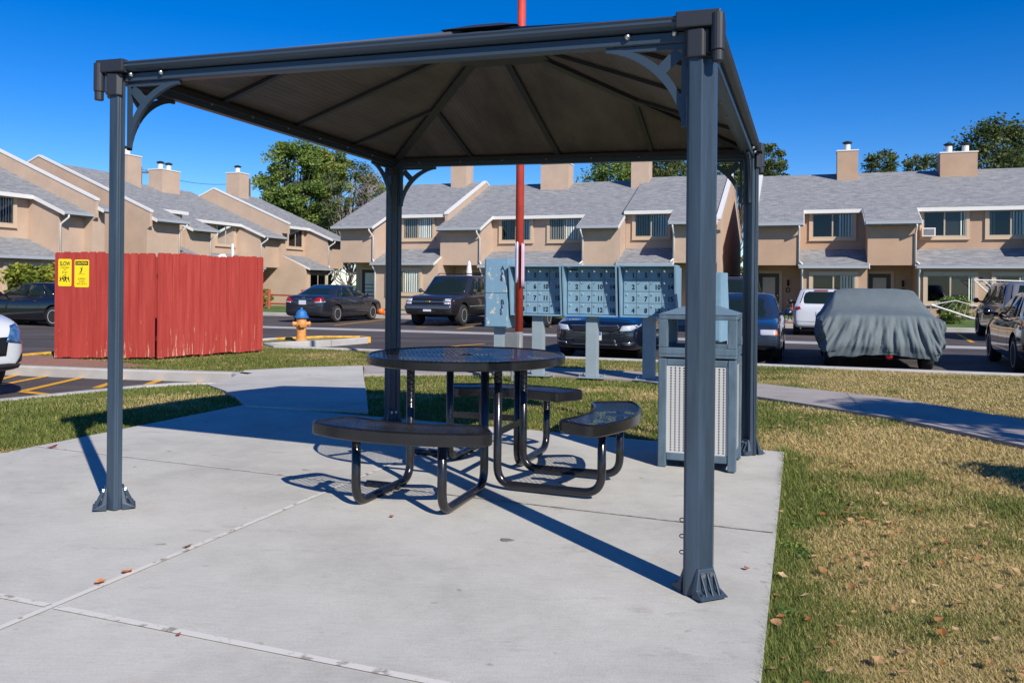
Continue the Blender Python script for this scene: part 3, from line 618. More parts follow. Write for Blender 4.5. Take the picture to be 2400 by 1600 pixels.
mb.add(a+b, [(0, 3, 2, 1), (4, 5, 6, 7), (0, 1, 5, 4), (1, 2, 6, 5), (2, 3, 7, 6), (3, 0, 4, 7)]); mb.build('lid', mat('bin_lid', (.12, .19, .26), .6, n1=4, col2=(.30, .19, .08), lo=.56, hi=.72), hd)

# ------------------------------------------------------------ mailbox units
MV = 11.75
def unit_lbl(i): return ['grey blue sixteen door mailbox unit right behind the red pole', 'grey blue sixteen door mailbox unit, middle one of the three', 'grey blue sixteen door mailbox unit nearest the litter bin'][i]
nums = [['1', '5', '9', '13'], ['2', '6', '10', '14'], ['3', '7', '11', '15'], ['4', '8', '12', '16']]
UW = .80; UZ0, UZ1 = .90, 1.63
for i, uc in enumerate((-3.68, -2.86, -2.03)):
    p = UV(uc, MV); gzz = wz(p.x, p.y)
    e = empty('mailbox_unit', (p.x, p.y, gzz), YAW, unit_lbl(i), 'mailboxes', 'mailbox units on pedestals')
    mb = MB(); mb.box((-.085, .02, .012), (.085, .15, UZ0)); pd = mb.build('pedestal', M['mailpost'], e, bevel=.004)
    mb = MB(); mb.box((-.2, -.06, 0), (.2, .22, .012)); mb.build('base_plate', M['mailpost'], pd)
    mb = MB()
    for x in (-.16, .16):
        for y in (-.03, .19): mb.tube([(x, y, .012), (x, y, .045)], .012, 6)
    mb.build('anchor_bolt', M['zinc'], pd)
    h = UW/2; mb = MB()                                # body + slanted hood sides
    mb.box((-h, .04, UZ0), (h, .42, UZ1-.03))
    for x in (-h, h-.022): mb.prism([(.04, UZ0-.01), (-.06, UZ0-.01), (-.17, UZ1), (.04, UZ1)], x, x+.022, 'x')
    mb.box((-h+.022, -.17, UZ1-.022), (h-.022, .42, UZ1)); mb.box((-h+.022, -.06, UZ0-.01), (h-.022, .04, UZ0+.012))
    mb.build('housing', M['mail'], e)
    dw, dh = (UW-.08)/4, (UZ1-UZ0-.06)/4
    for r in range(4):
        for c in range(4):
            x0 = -h+.04+c*dw; z0_ = UZ1-.04-(r+1)*dh; mb = MB(); mb.box((x0+.003, .022, z0_+.003), (x0+dw-.003, .040, z0_+dh-.003)); d_ = mb.build('mailbox_door', M['mail'], e, bevel=.0015)
            mb = MB(); mb.tube([(x0+.04, .022, z0_+dh*.72), (x0+.04, .012, z0_+dh*.72)], .013, 10); mb.tube([(x0+.04, .012, z0_+dh*.72), (x0+.055, .004, z0_+dh*.78)], .006, 6); mb.build('lock', M['chrome'], d_)
            nn_ = nums[r][c] if not (i == 1 and r == 0 and c == 0) else '0'
            me = text(nn_, .092, M['ink'], M4=Matrix.Translation((x0+dw*(.76 if len(nn_) < 2 else .68), .0205, z0_+dh*.36)) @ UPR, bold=.004, sx=.9); meshobj(me, 'door_number', d_)
    if i == 1:
        mb = MB(); mb.box((-h+.06, .016, UZ1-.075), (-h+.19, .0215, UZ1-.055)); mb.build('mail_slot', M['ink'], e)
def locker(u, v, w, d, z0, z1, names, lab, grp=None, hoodside=True, turn=0):
    p = UV(u, v); e = empty('parcel_locker', (p.x, p.y, wz(p.x, p.y)), YAW+turn, lab, 'parcel locker', 'parcel lockers')
    h = w/2; mb = MB(); mb.box((-h, .0, z0), (h, d, z1)); 
    mb.prism([(d, z0+.02), (d+.16, z0+.02), (d, z1-.1)], -h, h, 'x'); mb.build('housing', M['mail'], e, bevel=.003)
    mb = MB(); mb.box((-.07, .1, 0), (.07, .24, z0)); mb.build('pedestal', M['mailpost'], e)
    n = len(names); dh = (z1-z0-.03)/n
    for k, t in enumerate(names):
        a = z1-.015-(k+1)*dh; mb = MB(); mb.box((-h+.012, -.016, a+.004), (h-.012, -.001, a+dh-.004)); d_ = mb.build('locker_door', M['peel'] if t else M['mail'], e, bevel=.0015)
        mb = MB(); x = h-.10; zz = a+dh*.52; mb.tube([(x, -.016, zz+.06), (x+.02, -.024, zz+.03), (x, -.026, zz)], [.006, .009, .011], 8); mb.build('handle', M['blackp'], d_)
        mb = MB(); mb.tube([(x+.005, -.018, zz), (x+.01, -.03, zz-.03), (x+.015, -.026, zz-.07)], [.007, .013, .011], 8); mb.build('lock', M['chrome'], d_)
        if t: me = text(t, .10, M['ink'], M4=Matrix.Translation((h-.085, -.0175, a+dh*.72)) @ UPR, bold=.002); meshobj(me, 'door_letter', d_)
    return e
locker(-4.30, 11.68, .375, .34, .70, 1.735, ['A', 'B'], 'pale blue parcel locker with peeling paint and doors marked A and B')
locker(-1.17, 11.1, .40, .36, .60, 1.50, ['', ''], 'grey blue parcel locker standing behind the hood of the litter bin', turn=-.15)

# ------------------------------------------------------------ red pole with paper notices
pp = Vector((.1, 11.55)); pz = gz(*pp)
pole = empty('utility_mast', (pp.x, pp.y, pz), YAW, 'tall red painted steel pole with paper notices in front of the mailboxes', 'pole')
mb = MB(); mb.tube([(0, 0, .68), (0, 0, 6.6)], .057, 24); mb.build('red_shaft', M['redpole'], pole, smooth=True)
mb = MB(); mb.tube([(0, 0, 0), (0, 0, .68)], .0585, 24); mb.build('grey_base', M['greypole'], pole, smooth=True)
mb = MB(); mb.box((-.16, -.13, .46), (.03, -.055, .67)); mb.tube([(-.06, -.1, 0), (-.06, -.1, .46)], .02, 8); mb.build('junction_box', M['greypole'], pole, bevel=.006)
for nm, a0, a1, z0, z1, m_ in (('white_notice', -2.75, -1.55, 1.36, 1.92, M['paper']), ('pink_notice', -1.0, .35, 1.30, 1.90, M['pinkpaper'])):
    n = 10; vs = []
    for k in range(n+1):
        a = a0+(a1-a0)*k/n; rr = .0595 if 'white' in nm else .0595+.055*(abs(k/n-.5)*2)**1.5*(1 if k < n/2 else .2)
        for z in np.linspace(z0, z1, 6): vs.append((rr*math.cos(a), rr*math.sin(a), z+.01*math.sin(k)))
    mb = MB(); mb.add(vs, [(k*6+j, (k+1)*6+j, (k+1)*6+j+1, k*6+j+1) for k in range(n) for j in range(5)]); ob = mb.build(nm, m_, pole, smooth=True); so_ = ob.modifiers.new('s', 'SOLIDIFY'); so_.thickness = .001; so_.offset = 1

# ------------------------------------------------------------ red board enclosure
FU, FV = -10.86, 11.05
def fz_(u, v): p = UV(u, v); return gz(p.x, p.y)
cor = at(363, 840); fcu, fcv = toUV(cor.x, cor.y); lef = at(128, 838); fl = toUV(lef.x, lef.y); rig = at(614, 822); fr = toUV(rig.x, rig.y)
fence = empty('board_enclosure', (cor.x, cor.y, cor.z), 0, 'red painted board enclosure with dog eared pickets and two yellow signs', 'fence')
def picket_run(a, b, H, off=0):
    a = Vector(a); b = Vector(b); d = b-a; L_ = d.length; t = d.normalized(); n = max(1, round(L_/.142)); w = L_/n; nr = Vector((t.y, -t.x)); mb = MB()
    for i in range(n):
        hh = H+random.uniform(-.012, .012)+.012*math.sin(i*.6); o = nr*(off+random.uniform(-.0015, .0015)); lean = random.uniform(-.004, .004)
        x0, x1 = i*w+.001, (i+1)*w-.001; c = .022; zb = random.uniform(0, .03)
        pr = [(x0, zb), (x1, zb), (x1+lean, hh-c), (x1-c+lean, hh), (x0+c+lean, hh), (x0+lean, hh-c)]
        vs = [(a.x+t.x*x+o.x+nr.x*e_-cor.x, a.y+t.y*x+o.y+nr.y*e_-cor.y, z) for e_ in (0, .018) for x, z in pr]
        mb.add(vs, [(0, 1, 2, 3, 4, 5), (11, 10, 9, 8, 7, 6)]+[(k, (k+1) % 6, 6+(k+1) % 6, 6+k) for k in range(6)])
    return mb
Lp = UV(*fl); Cp = UV(fcu, fcv); Rp = UV(*fr); Bk = UV(fr[0]-(fcu-fl[0]), fr[1]); FH = 1.86
def hfix(p): return 0
picket_run((Lp.x, Lp.y), (Cp.x, Cp.y), FH).build('board_panel', M['red'], fence)
picket_run((Cp.x+.02, Cp.y+.02), (Rp.x, Rp.y), FH).build('board_panel', M['red'], fence)
picket_run((Rp.x, Rp.y), (Bk.x, Bk.y), FH).build('board_panel', M['red'], fence)
picket_run((Bk.x, Bk.y), (Lp.x, Lp.y), FH).build('board_panel', M['red'], fence)
mb = MB()
for P_, Q_ in ((Lp, Cp), (Cp, Rp), (Rp, Bk)):
    for z in (.35, 1.45):
        t_ = (Q_-P_).normalized(); nn = Vector((-t_.y, t_.x, 0))*.04; mb.bar(P_-cor+nn+t_*.05+Vector((0, 0, z-P_.z+cor.z)), Q_-cor+nn-t_*.05+Vector((0, 0, z-Q_.z+cor.z)), .035, .09)
mb.build('rail', M['rail'], fence)
dL = (Cp-Lp); dl = dL.normalized(); fang = math.atan2(dl.y, dl.x)
def sign(px0, px1, z0, z1, nm, lab):
    k0 = (px0-128)/(363-128); k1 = (px1-128)/(363-128); p = Lp + dL*((k0+k1)/2); w = dL.length*(k1-k0)*.97; h = z1-z0
    nr = Vector((dl.y, -dl.x, 0)); o = empty(nm, p+nr*.022+Vector((0, 0, cor.z-p.z+(z0+z1)/2)), fang, lab, 'sign', None)
    r = .025; pts = []
    for sx, sy, a0 in ((1, 1, 0), (-1, 1, 90), (-1, -1, 180), (1, -1, 270)):
        for k in range(5): a = R(a0+k*22.5); pts.append((sx*(w/2-r)+r*math.cos(a), sy*(h/2-r)+r*math.sin(a)))
    mb = MB(); mb.prism(pts, -.003, 0, 'y'); mb.build('sign_plate', M['yellowsign'], o)
    return o, w, h
def stick(mb, P, w=.008, sc=1, ox=0, oz=0):           # small pictogram strokes
    for a, b, *ww in P: mb.bar((ox+a[0]*sc, -.0045, oz+a[1]*sc), (ox+b[0]*sc, -.0045, oz+b[1]*sc), (ww[0] if ww else w)*sc, .001, up=(0, 1, 0))
UPS = lambda x, z: Matrix.Translation((x, -.0035, z)) @ UPR
o, w, h = sign(136, 168, 1.26, 1.74, 'slow_sign', 'yellow sign reading SLOW CHILDREN AT PLAY on the red boards')
mes = [text('SLOW', .105, M['ink'], M4=UPS(0, h*.32), bold=.002, sx=.62), text('CHILDREN', .042, M['ink'], M4=UPS(0, h*.175), sx=.78), text('AT', .04, M['ink'], M4=UPS(0, h*.09)), text('PLAY', .045, M['ink'], M4=UPS(0, 0))]
meshobj(joinme(mes, 'lettering'), 'lettering', o)
mb = MB()
for ox, s_, k in ((-.075, 1, 1), (-.03, 1.2, -1), (.01, 1.5, 1), (.065, 1.1, -1)):
    stick(mb, [((0, .05), (0, .02), .022), ((0, .02), (-.018*k, -.01), .01), ((0, .02), (.016, -.014), .01), ((0, .045), (.02*k, .03), .008), ((0, .045), (-.02, .055*1), .008), ((0, .062), (0, .074), .014)], sc=s_, ox=ox, oz=-h*.30)
mb.build('pictogram', M['ink'], o)
o, w, h = sign(174, 209, 1.245, 1.73, 'caution_sign', 'yellow sign reading CAUTION SLIPPERY WHEN WET OR ICY on the red boards')
mb = MB(); mb.box((-w*.44, -.0042, h*.30), (w*.44, -.003, h*.45)); mb.build('black_band', M['ink'], o)
me = text('CAUTION', .050, M['yellowsign'], M4=Matrix.Translation((0, -.0048, h*.375)) @ UPR, bold=.001, sx=.85); meshobj(me, 'band_lettering', o)
mes = [text('SLIPPERY', .042, M['ink'], M4=UPS(0, -h*.20), sx=.85), text('WHEN', .034, M['ink'], M4=UPS(0, -h*.29)), text('WET OR ICY', .040, M['ink'], M4=UPS(0, -h*.38), sx=.78)]
meshobj(joinme(mes, 'lettering'), 'lettering', o)
mb = MB(); stick(mb, [((0, .04), (-.005, 0), .02), ((-.005, 0), (-.035, -.035), .009), ((-.005, 0), (-.015, -.045), .009), ((0, .035), (.02, .07), .007), ((0, .035), (-.03, .045), .007), ((-.06, -.055), (.05, -.055), .004)], sc=1.1, oz=h*.10); mb.build('pictogram', M['ink'], o)

# ------------------------------------------------------------ hydrant
hp = at(706, 797); hy = empty('fire_hydrant', (hp.x, hp.y, hp.z-.03), .4, 'orange fire hydrant with a blue bonnet on the grass island', 'hydrant')
mb = MB(); mb.lathe([(.14, 0), (.14, .04), (.115, .05), (.11, .32), (.125, .34), (.135, .36), (.135, .42), (.12, .44), (.12, .56)], 20); mb.build('barrel', M['hyd'], hy, smooth=False, bevel=.004)
mb = MB(); mb.lathe([(.17, .56), (.17, .60), (.14, .61), (.13, .66), (.10, .72), (.05, .755), (.03, .76), (.03, .80), (.0, .81)], 20); mb.build('bonnet', M['bluecap'], hy, bevel=.004)
for a, r_ in ((0, .05), (math.pi, .05), (-math.pi/2, .07)):
    mb = MB(); d = Vector((math.cos(a), math.sin(a), 0)); mb.tube([d*.09+Vector((0, 0, .42)), d*.17+Vector((0, 0, .42))], r_, 12); mb.tube([d*.17+Vector((0, 0, .42)), d*.20+Vector((0, 0, .42)), d*.225+Vector((0, 0, .42))], [r_*1.25, r_*1.25, r_*.4], 6); mb.build('outlet', M['hyd'], hy)
# storm grate lump on the island behind it
# ------------------------------------------------------------ townhouse rows
RM = .417; RO = .42; REC = 1.65; FD = 1.30; DR = 6.7                                    # roof slope, eave overhang
def window(bld, s, d, z0, w, h, blinds, trim=.13, mull=True, part=True, seed=0, open_=0):
    """window on the wall plane y = d (faces -y)"""
    rn = random.Random(seed); mb = MB(); t = trim
    for a, b in (((s-w/2-t, z0-t), (s+w/2+t, z0)), ((s-w/2-t, z0+h), (s+w/2+t, z0+h+t)), ((s-w/2-t, z0), (s-w/2, z0+h)), ((s+w/2, z0), (s+w/2+t, z0+h))):
        mb.box((a[0], d-.085, a[1]), (b[0], d+.01, b[1]))
    mb.box((s-w/2-t-.02, d-.105, z0-t-.02), (s+w/2+t+.02, d+.01, z0-t))
    wn = mb.build('window', M['trim'], bld)
    mb = MB(); f = .045
    for a, b in (((s-w/2, z0), (s+w/2, z0+f)), ((s-w/2, z0+h-f), (s+w/2, z0+h)), ((s-w/2, z0+f), (s-w/2+f, z0+h-f)), ((s+w/2-f, z0+f), (s+w/2, z0+h-f)), ((s-.03, z0+f), (s+.03, z0+h-f))):
        mb.box((a[0], d-.072, a[1]), (b[0], d-.001, b[1]))
    mb.build('frame', M['frame'], wn)
    for xa, xb, gm_ in ((s-w/2+f, s-.03, 'winglass_dark'), (s+.03, s+w/2-f, 'winglass')): mb = MB(); mb.quad((xa, d-.055, z0+f), (xb, d-.055, z0+f), (xb, d-.055, z0+h-f), (xa, d-.055, z0+h-f)); mb.build('pane', M[gm_], wn)
    mb = MB(); mb.box((s-w/2+.02, d-.008, z0+.02), (s+w/2-.02, d+.004, z0+h-.02)); mb.build('dark_backing', M['dark'], wn)  # flat near-black board, its colour stands in for the shade indoors
    mb = MB()
    for side in (0, 1):
        x0 = s-w/2+f+side*(w/2); x1 = x0+w/2-f*1.3; k = blinds[side]
        if k <= 0: continue
        pitch = .12; n = int((x1-x0)*k/pitch)
        for i in range(n):
            x = (x0 if side == 0 or k > .9 else x1-n*pitch)+i*pitch+pitch/2; a = rn.uniform(.75, 1.15); hw = .052
            mb.quad((x-hw*math.cos(a), d-.030-.014*math.sin(a), z0+.05), (x+hw*math.cos(a), d-.030+.014*math.sin(a), z0+.05), (x+hw*math.cos(a), d-.030+.014*math.sin(a), z0+h-.05), (x-hw*math.cos(a), d-.030-.014*math.sin(a), z0+h-.05))
    if mb.v: mb.build('blind', M['blind'], wn, recalc=False)
    return wn
def doorp(bld, s, d, z0, kind, w=.92, h=2.03):
    mb = MB(); t = .13
    for a, b in (((s-w/2-t, z0), (s-w/2, z0+h+t)), ((s+w/2, z0), (s+w/2+t, z0+h+t)), ((s-w/2, z0+h), (s+w/2, z0+h+t))): mb.box((a[0], d-.05, a[1]), (b[0], d+.01, b[1]))
    dr = mb.build('door', M['trim'], bld)
    mb = MB(); mb.box((s-w/2, d-.02, z0), (s+w/2, d+.01, z0+h)); mb.build('door_leaf', M['door'], dr)
    mb = MB(); mb.box((s-w*.30, d-.026, z0+(.25 if kind else 1.1)), (s+w*.30, d-.021, z0+h-.18)); mb.build('pane', M['doorpanel'] if kind == 1 else M['winglass'] if kind == 0 else M['blind'], dr)
    if kind == 2:
        mb = MB()
        for k in range(5): mb.box((s-w*.30, d-.032, z0+.4+k*.2), (s+w*.30, d-.027, z0+.44+k*.2))
        mb.build('slat', M['door'], dr)
    mb = MB(); mb.tube([(s+w*.42, d-.02, z0+1.0), (s+w*.42, d-.07, z0+1.0)], .025, 8); mb.build('handle', M['chrome'], dr)
def row(name, label, loc, rz, units, chimneys, zf=-.15, stc='stuccopale'):
    bld = empty(name, loc, rz, label, 'townhouses', 'rows of tan townhouses')
    nwin = 0
    for iu, U_ in enumerate(units):
        f, h = U_.get('f', 0), U_.get('h', 0); s0, s1 = U_['bays'][0][1], U_['bays'][-1][2]
        F = -f; dr = DR+F; ze = 4.10+h; T = .20
        zr = lambda d: ze+RM*(d-F+RO)                  # roof top surface
        zR = zr(dr); DB = 13.2; zb = zR-RM*(DB-dr)
        mb = MB(); mb.prism([(REC+F, zf-.5), (DB, zf-.5), (DB, zb-T), (dr, zR-T), (REC+F, zr(REC+F)-T)], s0, s1, 'x')
        for b in U_['bays']:
            if b[0] == 'E': mb.prism([(F, 2.22+h), (REC+F-.002, 2.22+h), (REC+F-.002, zr(REC+F)-T), (F, zr(F)-T)], b[1]+.001, b[2]-.001, 'x')
            else: mb.prism([(F, zf-.5), (REC+F-.002, zf-.5), (REC+F-.002, 2.98+h), (F, 2.26+h)], b[1], b[2], 'x')
        mb.build('wall', M[stc], bld)
        mb = MB(); a0, a1 = s0-(U_.get('ol', 0)), s1+(U_.get('or', 0))
        mb.prism([(FD+F, zr(FD+F)-T), (dr, zR-T), (DB+.3, zb-RM*.3-T), (DB+.3, zb-RM*.3), (dr, zR), (FD+F, zr(FD+F))], a0, a1, 'x')
        lower = []
        class Each:
            def __init__(q, n_, m_, sm_=False): q.n, q.m, q.s = n_, m_, sm_
            def __getattr__(q, k): return lambda *a: getattr(MB(), k)(*a).build(q.n, M[q.m], bld, smooth=q.s)
        fas = Each('fascia', 'white'); gut = Each('gutter', 'gutter'); ds = Each('downspout', 'white', True)
        for ib, b in enumerate(U_['bays']):
            x0, x1 = b[1], b[2]
            if b[0] == 'E':
                e0 = x0-(.12 if ib else U_.get('ol', .0) or .0); e1 = x1+(.12 if ib < len(U_['bays'])-1 else U_.get('or', 0) or .0)
                mb.prism([(-RO+F, ze-T), (FD-.001+F, zr(FD+F)-T), (FD-.001+F, zr(FD+F)-.0), (-RO+F, ze)], e0, e1, 'x')
                gut.box((e0, -RO+F-.12, ze-.14), (e1, -RO+F-.003, ze-.015))
                for x, sg in ((e0, -1), (e1, 1)):
                    xa, xb = sorted((x+sg*.003, x+sg*.035)); fas.prism([(-RO+F-.02, ze-.185), (FD-.04+F, zr(FD-.04+F)-.185), (FD-.04+F, zr(FD-.04+F)-.03), (-RO+F-.02, ze-.03)], xa, xb, 'x')
                xd = x1-.06 if b[3].get('ds', 'R') == 'R' else x0+.06
                if x1-x0 < 1: continue
                ds.tube([(xd, -RO+F-.06, ze-.12), (xd, -RO+F-.06, ze-.26), (xd, F-.05, ze-.52), (xd, F-.05, 2.38+h)], .042, 8)
                ds.tube([(xd, F-.05, 2.40+h), (xd+(.14 if b[3].get('ds', 'R') == 'R' else -.14), F-.20, 2.26+h)], .042, 8)
                xg = xd+(.14 if b[3].get('ds', 'R') == 'R' else -.14); ds.tube([(xg, F-.34, 2.1+h), (xg, F-.3, 1.98+h), (xg, F-.06, 1.78+h), (xg, F-.06, zf)], .042, 8)
            else:
                fas.box((x0-.02, FD-.04+F, zr(FD-.04+F)-.195), (x1+.02, FD-.002+F, zr(FD-.04+F)-.03))
                sl = MB(); y0 = F-.30; z_ = lambda d: 2.20+h+(d-F+.30)*(.78/1.95)
                l0, l1 = x0-(.0 if ib else -.0), x1
                sl.prism([(y0, z_(y0)-.10), (REC+F-.003, z_(REC+F)-.10), (REC+F-.003, z_(REC+F)), (y0, z_(y0))], l0-.05, l1+.05, 'x'); lower.append((sl, l0, l1))
                gut.box((l0-.05, y0-.11, z_(y0)-.12), (l1+.05, y0-.003, z_(y0)-.012))
                for x, sg in ((l0-.05, -1), (l1+.05, 1)):
                    xa, xb = sorted((x+sg*.003, x+sg*.03)); fas.prism([(y0, z_(y0)-.15), (REC-.05+F, z_(REC-.05+F)-.15), (REC-.05+F, z_(REC-.05+F)-.015), (y0, z_(y0)-.015)], xa, xb, 'x')
                wins = b[3].get('w', 1); pw = (x1-x0)/wins
                for k in range(wins):
                    c = x0+pw*(k+.5)+b[3].get('dx', 0); nwin += 1; bl = b[3].get('bl', [(1, 1)])[k % len(b[3].get('bl', [(1, 1)]))]
                    window(bld, c, REC+F, 3.52+h, b[3].get('uw', 1.6), 1.10, bl, seed=nwin)
                    window(bld, c, F, .66+h, b[3].get('lw', 1.75), 1.15, bl, seed=nwin+50)
        roof = mb.build('roof', M['shingle'], bld)
        for sl, l0, l1 in lower: sl.build('canopy_roof', M['shingle'], bld)
        for b in U_['bays']:
            if b[0] == 'E':
                dd = b[3]; c = b[1]+dd.get('dc', .75); doorp(bld, c, REC+F, zf+h, dd.get('door', 2))
                if dd.get('let'):
                    xl = c+dd.get('ldx', .85); mb = MB(); mb.box((xl-.05, REC-.1+F, 1.50+h), (xl+.05, REC+F, 1.58+h)); mb.tube([(xl, REC-.08+F, 1.52+h), (xl, REC-.10+F, 1.40+h), (xl, REC-.1+F, 1.30+h)], [.03, .06, .045], 8); mb.build('wall_lamp', M['ink'], bld)
                    me = text(dd['let'], .30, M['ink'], M4=Matrix.Translation((xl, REC-.02+F, 1.10+h)) @ UPR, bold=.006, ext=.006); meshobj(me, 'house_letter', bld)
        # gable walls with a white cap where a unit stands proud of its neighbour
        for x, fl_ in ((s0, U_.get('gl')), (s1, U_.get('gr'))):
            if not fl_: continue
            up = fl_ if isinstance(fl_, float) else .0; sg = -1 if x == s0 else 1
            kind_ = U_['bays'][0 if x == s0 else -1][0]; xa, xb = sorted((x+sg*.002, x+sg*.16))
            y0 = F-RO*.4 if kind_ == 'E' else FD+F-.12
            low = [(F+.002, zf-.5), (DB-.1, zf-.5)]; fr = [(F+.002, zr(F)-.70)] if kind_ == 'E' else [(REC+F, zr(FD+F)-.50), (REC+F, 2.96+h), (F+.002, 2.22+h)]
            mb = MB(); mb.prism(low+[(DB-.1, zb-.05+up), (dr, zR-.03+up), (y0, zr(y0)-.03+up), (y0, zr(y0)-.50)]+fr, xa, xb, 'x'); gw = mb.build('gable_wall', M[stc], bld)
            mb = MB(); xa -= .03; xb += .03
            mb.prism([(y0-.03, zr(y0)-.03+up), (dr, zR-.02+up), (DB, zb-.05+up), (DB, zb+.05+up), (dr, zR+.075+up), (y0-.03, zr(y0)+.07+up)], xa, xb, 'x'); mb.build('wall_cap', M['white'], gw)
    for c in chimneys:
        s, d, w, dp, zt, nf = c; mb = MB(); mb.box((s-w/2, d, 5.6), (s+w/2, d+dp, zt)); ch = mb.build('chimney', M[stc], bld)
        mb = MB(); mb.box((s-w/2-.03, d-.03, zt), (s+w/2+.03, d+dp+.03, zt+.06)); mb.build('cap', M['white'], ch)
        for k in range(nf):
            x = s+(k-(nf-1)/2)*w*.45; mb = MB(); mb.tube([(x, d+dp/2, zt+.06), (x, d+dp/2, zt+.42)], .15, 14); mb.build('flue', M['white'], ch)
            mb = MB(); mb.lathe([(.16, zt+.43), (.24, zt+.47), (.24, zt+.50), (.10, zt+.56), (.0, zt+.57)], 14, c=(x, d+dp/2, 0)); mb.tube([(x, d+dp/2, zt+.40), (x, d+dp/2, zt+.45)], .17, 14); mb.build('flue_cap', M['ink'], ch)
    return bld
V0 = 39.0; o_ = UV(0, V0)
B1 = row('townhouse_row', 'tan stucco townhouse row across the lot in the middle, seen behind the mailboxes', o_, YAW, [
    dict(f=.6, h=.12, ol=.3, gr=.001, bays=[('E', -22.9, -20.9, dict(ds='R', let='D', dc=.85, door=2)), ('W', -20.9, -17.45, dict(uw=1.7, lw=1.8, bl=[(1, 1)]))]),
    dict(f=0, h=0, bays=[('E', -17.44, -15.2, dict(ds='R', dc=1.2, door=1)), ('W', -15.2, -10.0, dict(w=2, bl=[(1, 1), (1, 1)])), ('E', -10.0, -8.12, dict(ds='L', dc=1.1, door=2))]),
    dict(f=.35, h=.10, gr=True, bays=[('W', -8.11, -5.6, dict(bl=[(1, 1)])), ('E', -5.6, -3.6, dict(ds='L', dc=1.0, door=2))])],
    [(-18.7, 5.3, .95, 1.1, 8.3, 1), (-13.0, 5.5, 1.6, 1.1, 8.0, 2), (-8.2, 5.4, .95, 1.1, 8.2, 1)])
B2 = row('townhouse_row', 'tan townhouse row on the right behind the covered car, lettered D and C', o_, YAW, [
    dict(f=0, h=0, gl=True, bays=[('E', -1.95, -.02, dict(ds='R', let='D', dc=.55, door=1)), ('W', -.02, 2.72, dict(bl=[(.0, .75)], uw=1.75)), ('E', 2.72, 4.65, dict(ds='R', let='C', dc=.62, ldx=.95, door=1)),
        ('W', 4.65, 9.75, dict(w=2, bl=[(.0, .35), (.4, 1)], uw=1.7, lw=1.8)), ('E', 9.75, 11.8, dict(ds='L', dc=1, door=2)), ('W', 11.8, 14.5, dict(bl=[(1, 1)])), ('E', 14.5, 16.5, dict(ds='R', door=2))])],
    [(2.16, 5.6, .97, 1.0, 8.05, 1), (7.1, 5.6, 1.6, 1.0, 7.75, 2), (13.2, 5.6, 1, 1.0, 8.0, 1)], stc='stucco')
for t, x, z in (('B', 7.08, 1.62), ('4', 7.3, 1.40), ('9', 7.52, 1.18)):
    me = text(t, .26, M['ink'], M4=Matrix.Translation((x, -.015, z)) @ UPR, bold=.006, ext=.006); meshobj(me, 'house_number', B2)
mb = MB(); mb.box((4.98, 1.02, 3.50), (5.50, 1.5, 3.87)); ac = mb.build('window_air_conditioner', M['white'], B2); mb = MB(); mb.box((5.03, 1.012, 3.55), (5.45, 1.019, 3.82)); mb.build('grille', M['greypole'], ac)
Lr = YAW+R(90)
oA = UV(-28.8, 0)
B3 = row('townhouse_row', 'tan stucco townhouse row at the far left edge behind the black sedan', oA, Lr, [
    dict(f=0, h=0, bays=[('E', 18.0, 20.0, dict(ds='L')), ('W', 20.0, 22.0, {}), ('W', 22.0, 26.15, dict(w=1, dx=.55, bl=[(.8, 1)], uw=1.6)), ('E', 26.15, 27.59, dict(ds='L', dc=.9))]),
    dict(f=.45, h=.22, gl=.25, bays=[('E', 27.6, 28.1, dict(ds='R', door=2))])], [], zf=-.2)
B4 = row('townhouse_row', 'long tan stucco townhouse row on the left rising behind the red enclosure', oA, Lr, [
    dict(f=0, h=.10, gl=.2, bays=[('E', 31.2, 33.2, dict(ds='R')), ('W', 33.2, 35.28, dict(uw=1.3, lw=1.3))]),
    dict(f=-1.4, h=-.05, gr=.0, bays=[('E', 35.29, 37.2, dict(ds='R')), ('W', 37.2, 41.55, dict(w=2, uw=1.5, bl=[(1, 1), (1, 1)])), ('E', 41.55, 43.5, dict(ds='L'))]),
    dict(f=.5, h=-.03, gl=.10, bays=[('W', 43.51, 45.9, dict(uw=1.5, bl=[(.5, 1)])), ('E', 45.9, 47.8, dict(ds='L'))])],
    [(35.7, 5.2, 1.0, 1.0, 8.0, 1), (40.5, 7.0, 1.5, 1.0, 7.9, 2), (45.3, 5.4, 1.0, 1.0, 8.3, 1)], zf=-.2)

